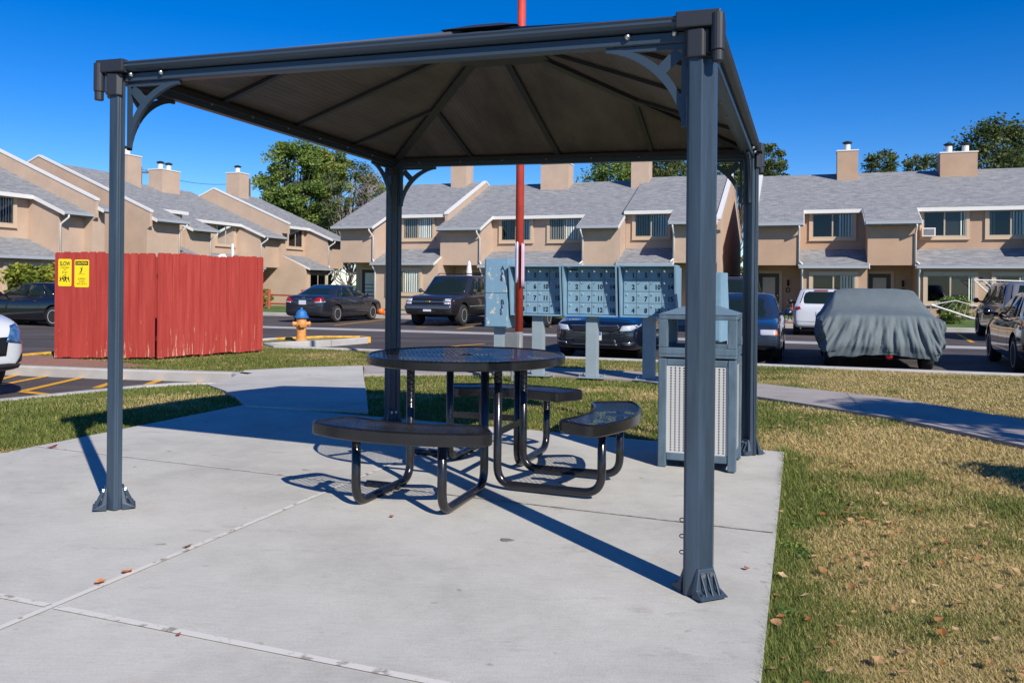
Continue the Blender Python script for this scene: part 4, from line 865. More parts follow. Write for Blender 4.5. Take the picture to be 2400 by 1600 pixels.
# ------------------------------------------------------------ vehicles
def evalmesh(o):
    bpy.context.view_layer.update(); return bpy.data.meshes.new_from_object(o.evaluated_get(bpy.context.evaluated_depsgraph_get()))
def conform(bvh, axis, poly, off, name, m_, parent, side=None, d=.05, thick=0):
    pb = densify(poly, d); n = len(pb); pts = [Vector(p) for p in pb]; xs = [p[0] for p in pb]; ys = [p[1] for p in pb]
    x = min(xs)+d/2
    while x < max(xs):
        y = min(ys)+d/2
        while y < max(ys):
            if inside(pb, x, y) and min(math.hypot(x-q[0], y-q[1]) for q in pb) > d*.4: pts.append(Vector((x, y)))
            y += d
        x += d
    vv, ee, ff, *_ = delaunay_2d_cdt(pts, [(i, (i+1) % n) for i in range(n)], [list(range(n))], 1, 1e-5)
    P = []
    for p in vv:
        if axis[0] == 'x': s_ = 1 if axis[1] == '+' else -1; o = Vector((s_*6, p.x, p.y)); dd = Vector((-s_, 0, 0))
        elif axis[0] == 'y': s_ = 1 if axis[1] == '+' else -1; o = Vector((p.x, s_*4, p.y)); dd = Vector((0, -s_, 0))
        else: o = Vector((p.x, p.y, 5)); dd = Vector((0, 0, -1))
        h, nn, i, di = bvh.ray_cast(o, dd)
        P.append(None if h is None else h - dd*off)
    good = [f for f in ff if all(P[i] is not None for i in f)]
    if not good: return None
    mb = MB(); mb.add([p if p is not None else Vector() for p in P], [tuple(f) for f in good])
    o = mb.build(name, m_, parent, smooth=True)
    bm = bmesh.new(); bm.from_mesh(o.data); bmesh.ops.delete(bm, geom=[v for v in bm.verts if not v.link_faces], context='VERTS'); bm.to_mesh(o.data); bm.free()
    s2 = o.modifiers.new('s', 'SOLIDIFY'); s2.thickness = max(.006, off*.9); s2.offset = -1
    return o
def wheel(parent, x, y, r, w, rimr, spokes, side, rimmat='rim'):
    mb = MB(); prof = [(rimr, -w/2), (r-.03, -w/2), (r-.006, -w/2+.025), (r, -w*.2), (r, w*.2), (r-.006, w/2-.025), (r-.03, w/2), (rimr, w/2)]
    mb.lathe(prof, 32, 'y'); t = mb.build('wheel', M['tyre'], parent, loc=(x, y, r), smooth=False); t.data.polygons.foreach_set('use_smooth', [True]*len(t.data.polygons))
    mb = MB(); s_ = side; yo = s_*w/2
    mb.lathe([(rimr+.004, yo*.9), (rimr+.004, yo*1.02), (rimr-.018, yo*1.02), (rimr-.03, yo*.55), (rimr-.03, yo*.5)], 32, 'y'); mb.lathe([(.0, yo*.98), (.045, yo*.98), (.055, yo*.9), (.055, yo*.5), (0, yo*.5)], 16, 'y')
    for k in range(spokes):
        a = 2*math.pi*k/spokes; c, s2 = math.cos(a), math.sin(a); ww = min(.075, .30/spokes+.012)
        mb.bar((c*.04, yo*.90, s2*.04), (c*(rimr-.01), yo*.92, s2*(rimr-.01)), .012, ww, up=(-s2, 0, c))
    mb.build('rim', M[rimmat], t, smooth=False)
    mb = MB(); mb.lathe([(0, yo*.3), (rimr-.01, yo*.3), (rimr-.01, yo*.4), (0, yo*.4)], 24, 'y'); mb.build('brake_disc', M['wellblack'], t)
def car(name, label, cat, u, v, head, P):
    """head: rotation about z from the site's +u axis. local +x is forward, z up from the road"""
    p = UV(u, v); e = empty(name, (p.x, p.y, LOT), YAW+head, label, cat)
    L, Wd, hw = P['L'], P['W'], P['W']/2; body = P['body']; paint = carpaint(P['paint'][0], *P['paint'][1:])
    # stations: (x, half width factor, z bottom, z deck)
    S_ = P['st']; vs = []; npt = 15
    prof = [(.0, 0), (.70, 0), (.90, .01), (.965, .07), (1.0, .30), (1.0, .55), (.985, .72), (.955, .88)]
    for x, wf, zb, zt in S_:
        h = zt-zb; ring = []
        for a, b in prof: ring.append((a*hw*wf, zb+b*h))
        ring += [(hw*wf*.90, zt-.015), (hw*wf*.6, zt+.012*1), (0, zt+.02)]
        full = [( y, z) for y, z in ring] + [(-y, z) for y, z in ring[::-1][1:-1]]
        vs.append([(x, y, z) for y, z in full])
    n = len(vs[0]); mb = MB(); mb.add([q for r_ in vs for q in r_], [(i*n+j, i*n+(j+1) % n, (i+1)*n+(j+1) % n, (i+1)*n+j) for i in range(len(vs)-1) for j in range(n)])
    k = len(vs)-1; mb.add(vs[0], [tuple(range(n))[::-1]]); mb.add(vs[k], [tuple(range(n))])
    b0 = mb.build('body', paint, e, smooth=True)
    bm = bmesh.new(); bm.from_mesh(b0.data); bmesh.ops.remove_doubles(bm, verts=bm.verts, dist=1e-4); bmesh.ops.recalc_face_normals(bm, faces=bm.faces); bm.to_mesh(b0.data); bm.free()
    ss = b0.modifiers.new('s', 'SUBSURF'); ss.levels = 2; ss.render_levels = 2
    r, wx0, wx1 = P['r'], P['wx'][0], P['wx'][1]; cut = MB()
    for x in (wx0, wx1):
        for s_ in (-1, 1): cut.tube([(x, s_*(hw-.26), r+.01), (x, s_*(hw+.2), r+.01)], r+P.get('gap', .055), 28)
    co = cut.build('cutter', M['wellblack'], e); bo_ = b0.modifiers.new('b', 'BOOLEAN'); bo_.object = co; bo_.operation = 'DIFFERENCE'; bo_.solver = 'EXACT'
    try: bo_.material_mode = 'TRANSFER'
    except Exception: pass
    nm = evalmesh(b0); b0.modifiers.clear(); b0.data = nm; nm.name = 'body'; nm.polygons.foreach_set('use_smooth', [True]*len(nm.polygons)); bpy.data.objects.remove(co)
    bmv = [v_.co.copy() for v_ in nm.vertices]; bvh = BVHTree.FromPolygons(bmv, [tuple(f.vertices) for f in nm.polygons])
    es = b0.modifiers.new('e', 'EDGE_SPLIT'); es.split_angle = R(38)
    for x in (wx0, wx1):
        for s_ in (-1, 1): wheel(e, x, s_*(hw-P.get('tw', .21)/2-.015), r, P.get('tw', .21), P.get('rimr', r*.66), P.get('spokes', 10), s_)
    # greenhouse
    g = P['gh']; zb, zr_ = g['zb'], g['zr']; wb, wr = hw*g.get('wb', .90), hw*g.get('wr', .68)
    xb0, xb1, xr0, xr1 = g['xb0'], g['xb1'], g['xr0'], g['xr1']; cb, cr_ = g.get('cf', .10), g.get('cf', .10)
    def ringg(z, t, cr, inset=0, cz=0):
        x0 = xb0+(xr0-xb0)*t+inset; x1 = xb1+(xr1-xb1)*t-inset; w_ = wb+(wr-wb)*t-inset*.8
        return [(x0, -w_+cr*1.6, z+cz), (x0+cr, -w_, z), (x1-cr*2.2, -w_, z), (x1-cr*.2, -w_+cr*1.5, z+cz), (x1+.02, -w_*.4, z+cz), (x1+.02, w_*.4, z+cz), (x1-cr*.2, w_-cr*1.5, z+cz), (x1-cr*2.2, w_, z), (x0+cr, w_, z), (x0, w_-cr*1.6, z+cz)]
    rings = [ringg(zb-.10, -.12, cb), ringg(zb, 0, cb), ringg(zr_, 1, cb), ringg(zr_+.035, 1, cb, .07), ringg(zr_+.055, 1, cb, .30)]
    mb = MB(); n = 10; mb.add([q for r_ in rings for q in r_], [(i*n+j, i*n+(j+1) % n, (i+1)*n+(j+1) % n, (i+1)*n+j) for i in range(4) for j in range(n)] + [tuple(range(4*n, 5*n))])
    cab = mb.build('cabin', paint, e, smooth=True, bevel=0); bv = cab.modifiers.new('bv', 'BEVEL'); bv.width = .03; bv.segments = 3; bv.limit_method = 'ANGLE'; bv.angle_limit = R(25)
    gm = bpy.data.meshes.new('tmp'); cv = [tuple(q) for r_ in rings for q in r_]; cb_ = BVHTree.FromPolygons([Vector(q) for q in cv], [(i*n+j, i*n+(j+1) % n, (i+1)*n+(j+1) % n, (i+1)*n+j) for i in range(4) for j in range(n)])
    def lerp(a, b, t): return a+(b-a)*t
    H_ = zr_-zb
    for nm_, x_b, x_r, sg in (('windscreen', xb1, xr1, '+'), ('rear_window', xb0, xr0, '-')):
        z0 = zb+H_*(.05 if sg == '+' else g.get('rz', .08)); z1 = zb+H_*.93; wi0 = lerp(wb, wr, (z0-zb)/H_)-.13; wi1 = lerp(wb, wr, .93)-.12
        conform(cb_, 'x'+sg, [(-wi0, z0), (wi0, z0), (wi1, z1), (-wi1, z1)], .007, nm_, M['glass'], e, d=.2)
    for s_ in (-1, 1):
        for a, b in g['side']:                         # fractions along the belt / roof
            def X(f, t): return lerp(xb0+(xr0-xb0)*t+.10, xb1+(xr1-xb1)*t-.16, f)
            t0, t1 = .07, .90
            conform(cb_, 'y'+('+' if s_ > 0 else '-'), [(X(a, t0), zb+H_*t0), (X(b, t0), zb+H_*t0), (X(b, t1), zb+H_*t1), (X(a, t1), zb+H_*t1)], .006, 'side_window', M['glass'], e, d=.3)
        mx, mz = P['mir']; y = s_*(hw*.93); mb = MB(); mb.tube([(mx, y-s_*.03, mz), (mx+.02, y+s_*.13, mz+.03)], [.03, .03], 8)
        mb.lathe([(.0, -.05), (.06, -.045), (.085, 0), (.07, .035), (0, .05)], 12, 'x', c=(mx+.02, y+s_*.16, mz+.05)); mo = mb.build('mirror', paint if P.get('mirpaint', 1) else M['cladding'], e, smooth=True)
    for f in P.get('patch', []):
        ax, poly, m_, nm_, off, *rest = f
        for s_ in ((1, -1) if rest and rest[0] else (1,)):
            if ax[0] == 'x': pl = [(y*s_, z) for y, z in poly]; conform(bvh, ax, pl, off, nm_, M[m_], e, d=.06)
            elif ax == 'y': conform(bvh, 'y'+('+' if s_ > 0 else '-'), poly, off, nm_, M[m_], e, d=.08)
            else: conform(bvh, 'z', [(x, y*s_) for x, y in poly], off, nm_, M[m_], e, d=.08)
    # door seams and handles
    for s_ in (-1, 1):
        sd = 'y'+('+' if s_ > 0 else '-')
        for x in P.get('seams', []): conform(bvh, sd, [(x-.006, P['zs']), (x+.006, P['zs']), (x+.006, zb-.03), (x-.006, zb-.03)], .0015, 'door_seam', M['ink'], e, d=.1)
        for x in P.get('handles', []): conform(bvh, sd, [(x-.09, zb-.17), (x+.09, zb-.17), (x+.09, zb-.14), (x-.09, zb-.14)], .02, 'door_handle', M[P.get('hmat', 'chrome')], e, d=.1)
    mb = MB(); zlow = S_[len(S_)//2][2]; mb.box((wx0+.1, -hw+.25, zlow-.05), (wx1-.1, hw-.25, zlow+.10)); mb.box((wx0-.25, -hw+.3, r-.04), (wx0+.25, hw-.3, r+.05)); mb.box((wx1-.25, -hw+.3, r-.04), (wx1+.25, hw-.3, r+.05)); mb.build('underbody', M['wellblack'], e)
    return e, bvh, cab
def plate(e, x, z, sg, txt=None, blue=False, w=.31):
    mb = MB(); mb.box((x, -w/2, z-.08), (x+sg*.012, w/2, z+.08)); pl = mb.build('number_plate', M['plate'], e)
    if blue: mb = MB(); mb.box((x+sg*.0125, -w/2+.01, z+.02), (x+sg*.0145, w/2-.01, z+.075)); mb.build('plate_band', M['plateblue'], pl)
    if txt: meshobj(text(txt, .085, M['plateblue'], M4=Matrix.Translation((x+sg*.014, 0, z-(.025 if blue else 0))) @ Matrix.Rotation(R(90)*sg, 4, 'Z') @ UPR, bold=.002), 'plate_lettering', pl)
def sedan_st(L, zb=.22, hood=.90, cowl=.98, deck=1.02, nose=.68, tailz=.98):
    h = L/2
    return [(-h, .74, zb+.22, tailz-.22), (-h+.03, .84, zb+.10, tailz-.10), (-h+.14, .93, zb+.03, tailz-.01), (-h+.45, .975, zb, deck), (-h+.95, 1, zb-.02, deck+.01), (-.5, 1, zb-.03, cowl-.01), (.45, 1, zb-.03, cowl), (h-1.2, 1, zb-.02, cowl-.01), (h-.75, .99, zb, hood), (h-.35, .95, zb+.01, hood-.07), (h-.12, .86, zb+.03, nose+.06), (h-.03, .74, zb+.07, nose-.03), (h, .58, zb+.14, nose-.12)]
UP, DOWN, RIGHT, LEFT = R(90), R(-90), 0, R(180)
# dark grey sedan, tail towards the camera
PA_ = dict(L=4.92, W=1.84, body=0, paint=('paint_dark_grey', (.035, .04, .055), .25, .55), st=sedan_st(4.92, deck=1.06, cowl=1.0, tailz=1.04), r=.33, wx=(-1.42, 1.38), spokes=9,
    gh=dict(zb=.98, zr=1.40, xb0=-1.95, xb1=1.28, xr0=-.98, xr1=.42, side=[(.13, .22), (.26, .58), (.61, .93)], wr=.66), mir=(.75, 1.0), seams=[-.85, .12, 1.05], zs=.35, handles=[-.62, .35], hmat='cladding',
    patch=[('x-', [(.42, .80), (.90, .84), (.90, .98), (.60, .96)], 'tail', 'tail_lamp', .012, 1), ('x-', [(.50, .76), (.86, .79), (.84, .835), (.52, .80)], 'lampglass', 'reverse_lamp', .012, 1), ('x-', [(-.4, .90), (.4, .90), (.38, .925), (-.38, .925)], 'chrome', 'trim_strip', .012), ('x-', [(-.07, .95), (.07, .95), (.05, 1.01), (-.05, 1.01)], 'chrome', 'badge', .012)])
e, bv_, _ = car('parked_car', 'dark grey sedan parked nose to the houses, tail and red lamps towards the hydrant', 'car', -17.8, 29.6, UP, PA_); plate(e, -2.47, .78, -1)
# dark suv, front towards the camera
Lh = 5.5/2
suv_st = [(-Lh, .88, .52, 1.02), (-Lh+.05, .93, .40, 1.14), (-Lh+.3, .98, .36, 1.22), (-1.5, 1, .34, 1.24), (0, 1, .33, 1.22), (1.2, 1, .34, 1.20), (1.55, .985, .35, 1.16), (2.2, .96, .38, 1.12), (2.5, .94, .40, 1.08), (2.66, .92, .42, 1.00), (2.72, .90, .46, .86), (Lh, .86, .52, .76)]
M['bumperchrome'] = mat('bumper_chrome', (.16, .18, .23), .25, .8)  # blue reflection is put into the chrome's own colour
PS = dict(L=5.5, W=2.0, body=0, paint=('paint_charcoal', (.032, .030, .036), .3, .4), st=suv_st, r=.39, tw=.26, rimr=.23, wx=(-1.62, 1.68), spokes=6, gap=.08,
    gh=dict(zb=1.18, zr=1.80, xb0=-2.62, xb1=1.30, xr0=-2.45, xr1=.62, side=[(.03, .28), (.31, .55), (.58, .78), (.80, .97)], wb=.93, wr=.80, cf=.08), mir=(1.0, 1.22), seams=[-1.1, -.05, 1.05], zs=.45, handles=[-.75, .35], mirpaint=0, hmat='cladding',
    patch=[('x+', [(-.62, .80), (.62, .80), (.62, .87), (-.62, .87)], 'blackgrille', 'grille', .012), ('x+', [(-.60, .92), (.60, .92), (.60, .985), (-.60, .985)], 'blackgrille', 'grille', .012), ('x+', [(-.64, .875), (.64, .875), (.64, .915), (-.64, .915)], 'chrome', 'grille_bar', .02),
        ('x+', [(.64, .90), (.92, .90), (.92, 1.00), (.64, 1.0)], 'lampglass', 'headlight', .014, 1), ('x+', [(.64, .80), (.84, .80), (.84, .87), (.64, .87)], 'lampglass', 'side_lamp', .014, 1), ('x+', [(.84, .80), (.95, .80), (.95, .87), (.84, .87)], 'amber', 'indicator', .014, 1),
        ('x+', [(-.90, .62), (.90, .62), (.90, .74), (-.90, .74)], 'bumperchrome', 'bumper_bar', .05), ('x+', [(.35, .53), (.72, .53), (.72, .59), (.35, .59)], 'wellblack', 'air_slot', .02, 1), ('x+', [(-.10, .885), (.10, .875), (.10, .905), (-.10, .912)], 'gold', 'badge', .03), ('y', [(-2.0, .68), (1.2, .68), (1.2, .72), (-2.0, .72)], 'greypole', 'side_moulding', .012, 1)])
e, _, _ = car('parked_car', 'big dark purplish grey suv facing the camera with a double slotted grille and roof rack', 'suv', -12.55, 29.75, DOWN, PS); plate(e, Lh+.03, .62, 1)
mb = MB()
for s_ in (-1, 1):
    mb.tube([(-2.1, s_*.72, 1.87), (-1.95, s_*.72, 1.93), (.1, s_*.72, 1.93), (.25, s_*.72, 1.87)], .018, 6)
for x in (-1.6, -.3): mb.bar((x, -.72, 1.935), (x, .72, 1.935), .05, .02)
mb.build('roof_rack', M['wellblack'], e)
# second suv behind the mailboxes, tail end just seen
PS2 = dict(PS); PS2['paint'] = ('paint_grey', (.10, .10, .11), .35, .4)
car('parked_car', 'grey suv partly hidden behind the mailbox units next to the dark suv', 'suv', -9.4, 30.0, DOWN, PS2)
# midnight blue sedan facing the camera behind the mailboxes
PK = dict(L=4.85, W=1.86, body=0, paint=('paint_midnight', (.006, .009, .018), .16, .0), st=sedan_st(4.85, zb=.20, hood=.86, nose=.74, cowl=.96), r=.33, wx=(-1.4, 1.42), spokes=5,
    gh=dict(zb=.94, zr=1.37, xb0=-1.9, xb1=1.22, xr0=-.95, xr1=.30, side=[(.1, .5), (.54, .95)], wr=.66), mir=(.7, .98), seams=[-.8, .2, 1.1], zs=.35, handles=[-.6, .4],
    patch=[('x+', [(-.42, .585), (.42, .585), (.52, .70), (-.52, .70)], 'blackgrille', 'grille', .008), ('x+', [(-.50, .705), (.50, .705), (.46, .722), (-.46, .722)], 'chrome', 'grille_trim', .016), ('x+', [(.50, .60), (.74, .62), (.91, .74), (.55, .71)], 'lampglass', 'headlight', .012, 1), ('x+', [(.83, .68), (.91, .70), (.91, .745), (.85, .73)], 'amber', 'indicator', .02, 1),
        ('x+', [(-.48, .27), (.48, .27), (.42, .44), (-.42, .44)], 'blackgrille', 'lower_grille', .01), ('x+', [(-.46, .33), (.46, .33), (.455, .342), (-.455, .342)], 'chrome', 'grille_bar', .018), ('x+', [(.56, .36), (.82, .38), (.82, .395), (.56, .378)], 'chrome', 'fog_trim', .018, 1), ('x+', [(.55, .30), (.80, .32), (.80, .37), (.56, .35)], 'blackgrille', 'fog_recess', .008, 1)])
e, _, _ = car('parked_car', 'shiny midnight blue sedan facing the camera behind the mailbox pedestals, blue and white plate', 'car', -3.85, 18.5, DOWN, PK); plate(e, 2.44, .50, 1, 'LEC', True)
# old blue sedan facing the camera, right
PV = dict(L=4.7, W=1.75, body=0, paint=('paint_old_blue', (.022, .036, .068), .3, .3), st=[(-2.35, .86, .42, .90), (-2.3, .93, .32, .98), (-2.0, .98, .25, 1.0), (-1.2, 1, .22, 1.0), (0, 1, .22, .98), (1.0, 1, .22, .97), (1.5, .99, .23, .93), (2.0, .97, .25, .87), (2.25, .95, .28, .80), (2.32, .92, .33, .72), (2.35, .88, .38, .60)], r=.31, wx=(-1.32, 1.38), spokes=8,
    gh=dict(zb=.95, zr=1.37, xb0=-1.75, xb1=1.05, xr0=-1.2, xr1=.30, side=[(.06, .5), (.53, .96)], wr=.74, wb=.91), mir=(.72, 1.0), seams=[-.8, .15, 1.0], zs=.35, handles=[-.6, .35],
    patch=[('x+', [(.46, .60), (.75, .60), (.75, .72), (.46, .72)], 'lampglass', 'headlight', .012, 1), ('x+', [(.75, .60), (.88, .61), (.88, .71), (.75, .72)], 'amber', 'indicator', .012, 1), ('x+', [(-.40, .60), (.40, .60), (.40, .72), (-.40, .72)], 'blackgrille', 'grille', .01), ('x+', [(-.80, .37), (.80, .37), (.78, .40), (-.78, .40)], 'wellblack', 'bumper_gap', .01)])
PV['st'] = [(a, b_, c*.95, d_*.93) for a, b_, c, d_ in PV['st']]; PV['gh'].update(zb=.885, zr=1.31); PV['mir'] = (.72, .93); PV['patch'] = [(f[0], [(y, z*.93) for y, z in f[1]], *f[2:]) for f in PV['patch']]
e, _, _ = car('parked_car', 'old blue sedan facing the camera, just left of the covered car', 'car', -1.2, 19.2, DOWN, PV); plate(e, 2.36, .45, 1)
# pickup roof further back
PB = dict(PS); PB['paint'] = ('paint_brown_grey', (.05, .045, .05), .35, .3)
car('parked_car', 'dark suv whose roof shows above the old blue sedan, near the doorway marked D', 'suv', -2.3, 30.2, DOWN, PB)
# white hatchback, tail towards the camera
Lh = 4.25/2
hb_st = [(-Lh, .84, .40, .86), (-Lh+.04, .91, .28, .96), (-Lh+.16, .96, .24, 1.0), (-1.4, 1, .22, .99), (-.4, 1, .21, .98), (.6, 1, .21, .97), (1.1, .99, .22, .93), (1.6, .96, .24, .86), (1.95, .88, .27, .76), (2.08, .74, .33, .66), (Lh, .58, .38, .58)]
PH = dict(L=4.25, W=1.70, body=0, paint=('paint_white', (.60, .62, .64), .25, .0), st=hb_st, r=.30, wx=(-1.3, 1.3), spokes=7,
    gh=dict(zb=.95, zr=1.41, xb0=-2.02, xb1=1.35, xr0=-1.62, xr1=.35, side=[(.06, .2), (.23, .55), (.58, .93)], wb=.93, wr=.74, rz=.12), mir=(.72, .98), seams=[-.75, .15, 1.0], zs=.33, handles=[-.5, .4], mirpaint=0,
    patch=[('x-', [(.60, .84), (.86, .76), (.86, .92), (.66, 1.0)], 'tail', 'tail_lamp', .015, 1), ('x-', [(-.74, .44), (.74, .44), (.73, .455), (-.73, .455)], 'greypole', 'bumper_seam', .004)])
e, _, _ = car('parked_car', 'white hatchback parked nose to the houses left of the covered car', 'car', .62, 29.6, UP, PH); plate(e, -2.13, .68, -1)
mb = MB(); mb.box((-1.66, -.2, 1.405), (-1.60, .2, 1.435)); mb.build('brake_lamp', M['tail'], e)
# silver suv, tail towards the camera, right
PG = dict(PS); PG.update(L=4.6, W=1.84, paint=('paint_silver', (.26, .26, .27), .28, .5), r=.35, tw=.23, rimr=.22, wx=(-1.3, 1.35), gap=.06,
    st=[(-2.3, .86, .50, .98), (-2.24, .93, .36, 1.08), (-2.0, .98, .30, 1.1), (-1.0, 1, .28, 1.1), (.6, 1, .28, 1.08), (1.2, .99, .29, 1.05), (1.9, .95, .31, .96), (2.2, .86, .35, .84), (2.3, .7, .42, .72)],
    gh=dict(zb=1.06, zr=1.66, xb0=-2.2, xb1=1.35, xr0=-1.85, xr1=.5, side=[(.04, .24), (.27, .56), (.59, .93)], wb=.92, wr=.74), mir=(.85, 1.1), seams=[-.75, .2, 1.05], handles=[-.5, .45], mirpaint=0,
    patch=[('x-', [(.58, .86), (.90, .82), (.90, 1.06), (.70, 1.06)], 'tail', 'tail_lamp', .015, 1), ('x-', [(-.80, .40), (.80, .40), (.80, .58), (-.80, .58)], 'cladding', 'bumper_cladding', .01)])
e, _, _ = car('parked_car', 'silver grey suv with red tail lamps, far behind the right side of the covered car', 'suv', 6.3, 29.0, UP, PG)
mb = MB(); mb.box((-1.9, -.25, 1.66), (-1.83, .25, 1.70)); mb.build('brake_lamp', M['tail'], e)
# glossy dark sedan, right edge
PD = dict(PA_); PD.update(paint=('paint_black_bronze', (.016, .015, .015), .12, .5), spokes=7, r=.34, patch=[('x-', [(.42, .80), (.90, .84), (.90, .98), (.60, .96)], 'tail', 'tail_lamp', .012, 1), ('y', [(-1.0, .36), (1.0, .36), (1.0, .385), (-1.0, .385)], 'chrome', 'sill_trim', .01, 1)])
car('parked_car', 'glossy black sedan cut by the right edge of the picture, reflecting the houses', 'car', 4.55, 18.25, UP+R(-3), PD)
# black sedan by the left houses
PL_ = dict(PA_); PL_.update(paint=('paint_black_blue', (.010, .012, .022), .18, .4), spokes=14, r=.33, patch=[('x-', [(.42, .80), (.90, .84), (.90, .98), (.60, .96)], 'tail', 'tail_lamp', .012, 1)])
car('parked_car', 'black sedan seen from its side at the far left behind the red boards', 'car', -24.6, 21.75, LEFT, PL_)
# white crossover nose, left edge
PW = dict(PG); PW.update(L=4.6, W=1.86, paint=('paint_pearl_white', (.66, .67, .68), .22, .0), r=.36, wx=(-1.3, 1.42), spokes=5, mirpaint=1,
    st=[(-2.3, .86, .50, .98), (-2.2, .95, .36, 1.14), (-1.0, 1, .30, 1.18), (.6, 1, .30, 1.18), (1.2, 1, .30, 1.15), (1.6, .99, .31, 1.11), (1.95, .96, .32, 1.04), (2.16, .88, .34, .95), (2.26, .76, .38, .84), (2.3, .55, .46, .70)], gh=dict(zb=1.14, zr=1.70, xb0=-2.2, xb1=1.25, xr0=-1.85, xr1=.45, side=[(.04, .24), (.27, .56), (.59, .93)], wb=.92, wr=.74),
    patch=[('x+', [(.46, .72), (.93, .66), (.93, .98), (.60, .92)], 'bluelamp', 'headlight', .010, 1), ('x+', [(-.46, .55), (.46, .55), (.5, .78), (-.5, .78)], 'blackgrille', 'grille', .010), ('x+', [(.62, .44), (.86, .47), (.84, .60), (.74, .56)], 'blackgrille', 'fog_recess', .012, 1), ('x+', [(-.93, .22), (.93, .22), (.93, .40), (.5, .44), (-.5, .44), (-.93, .40)], 'cladding', 'bumper_cladding', .018), ('y', [(-1.9, .28), (2.1, .28), (2.1, .40), (-1.9, .40)], 'cladding', 'sill_cladding', .016, 1)])
M['bluelamp'] = mat('blue_lamp_glass', (.10, .22, .42), .08, .5, n1=7, amt=.8)
car('parked_car', 'white crossover whose front corner enters at the left edge beside the hatched bay', 'crossover', -11.68, 7.30, RIGHT, PW)

# ------------------------------------------------------------ car under a fitted cover
p = UV(1.36, 18.3); cc = empty('covered_car', (p.x, p.y, LOT), YAW+DOWN, 'car hidden under a blue grey fabric cover with gathered folds', 'covered car')
def cover_mesh():
    # x forward (towards the camera); rings over the body from hem to hem
    X = [(-2.45, .62, .80, .78, .80), (-2.25, .86, .92, .86, .90), (-1.7, .97, 1.04, .93, .84), (-1.2, 1.0, 1.22, .95, .72), (-.7, 1.01, 1.43, .96, .68), (0, 1.02, 1.48, .98, .68), (.55, 1.03, 1.48, .99, .68), (.80, 1.04, 1.38, 1.0, .70), (1.20, 1.05, 1.15, 1.02, .74), (1.42, 1.06, 1.09, 1.04, .78), (1.9, 1.05, 1.05, 1.04, .80), (2.18, 1.0, 1.01, 1.02, .78), (2.32, .95, .80, .95, .76), (2.42, .90, .50, .90, .76), (2.36, .86, .30, .86, .76)]
    n1, n2 = 150, 190; P = np.zeros((n1, n2, 3)); xs = np.array([a[0] for a in X]); tt = np.linspace(0, 1, len(X)); tq = np.linspace(0, 1, n1)
    from math import pi
    def ip(k):
        y = np.array([a[k] for a in X]); 
        return np.interp(tq, tt, y)
    sm_ = lambda a: np.convolve(np.pad(a, 2, 'edge'), np.ones(5)/5, 'valid')
    x_, w_, zt, wl, fl = (sm_(ip(k)) for k in range(5))
    for i in range(n1):
        for j in range(n2):
            s = j/(n2-1)*2-1; a = abs(s); sg = 1 if s >= 0 else -1
            zt_i, w_i = zt[i], w_[i]; hem = .34 if i < n1-1 else .34
            belt = min(.98, zt_i-.02)
            # profile param: 0 top centre, 1 hem
            if a < .38: f = a/.38; y = fl[i]*w_i*f; z = zt_i-.035*f**4
            elif a < .62: f = (a-.38)/.24; f2 = f; y = w_i*(fl[i]+(1-fl[i])*(.75*f2+.25*math.sin(f2*pi/2))); z = zt_i-.035-(zt_i-.035-min(.90, zt_i-.08))*f2
            else: f = (a-.62)/.38; y = w_i*(1+.03*math.sin(f*pi)-.05*f*f); z = min(.90, zt_i-.08)*(1-f)+hem*f if i < n1-18 else min(.90, zt_i-.08)*(1-f)+.34*f
            P[i, j] = (x_[i], sg*y, z)
    return P, n1, n2
P, n1, n2 = cover_mesh()
# folds gathered towards the hem
N_ = np.zeros_like(P); dx = np.gradient(P, axis=0); dy = np.gradient(P, axis=1); N_ = np.cross(dx, dy); N_ /= np.linalg.norm(N_, axis=2, keepdims=True)+1e-9
cen = np.array([0, 0, .7]); flip = np.sign(((P-cen)*N_).sum(axis=2, keepdims=True)); N_ *= flip
for i in range(n1):
    for j in range(n2):
        x, y, z = P[i, j]; m_ = sm((1.06-z)/.35)*(.35+.65*sm((z-.28)/.3))
        ph = y*(1 if x > 1.6 else 0) ; 
        if x > 1.5: k = y*1.0 + (1.06-z)*(-.45*y+.1)
        else: k = x*.9+y*.2
        w1 = (1-abs(noise.noise(Vector((k*5.5, z*.9+3, 1.3))))*3.2)*.8 + (1-abs(noise.noise(Vector((k*13, z*1.5, 7.7))))*3)*.75 + .35*(1-abs(noise.noise(Vector((k*26, z*2.2, 2.7))))*3)
        w1 -= .75
        big = noise.noise(Vector((x*1.3, y*1.3, z*1.3)))*.03
        edge = 1 - sm((x-2.1)/.4)*0
        P[i, j] += N_[i, j]*(.048*m_*w1 + big*.7 + .004*noise.noise(Vector((x*9, y*9, z*9))))
        if z < .36: P[i, j][2] += .04*noise.noise(Vector((x*3, y*3, 0)))+.05*sm((abs(x)-1.9)/.4)*0
mb = MB(); mb.add([tuple(q) for r_ in P for q in r_], [(i*n2+j, i*n2+j+1, (i+1)*n2+j+1, (i+1)*n2+j) for i in range(n1-1) for j in range(n2-1)])
co_ = mb.build('cover', M['cover'], cc, smooth=True, recalc=False); s_ = co_.modifiers.new('s', 'SOLIDIFY'); s_.thickness = .006
for x in (-1.4, 1.35):
    for s_ in (-1, 1): wheel(cc, x, s_*.82, .33, .22, .21, 7, s_)
mb = MB(); mb.box((-2.1, -.8, .25), (2.2, .8, .5)); mb.build('underbody', M['wellblack'], cc)
mb = MB(); mb.lathe([(0, -.03), (.05, -.02), (.07, .02), (.05, .05), (0, .06)], 12, 'x', c=(2.30, .12, .31)); mb.build('red_lamp', M['tail'], cc)
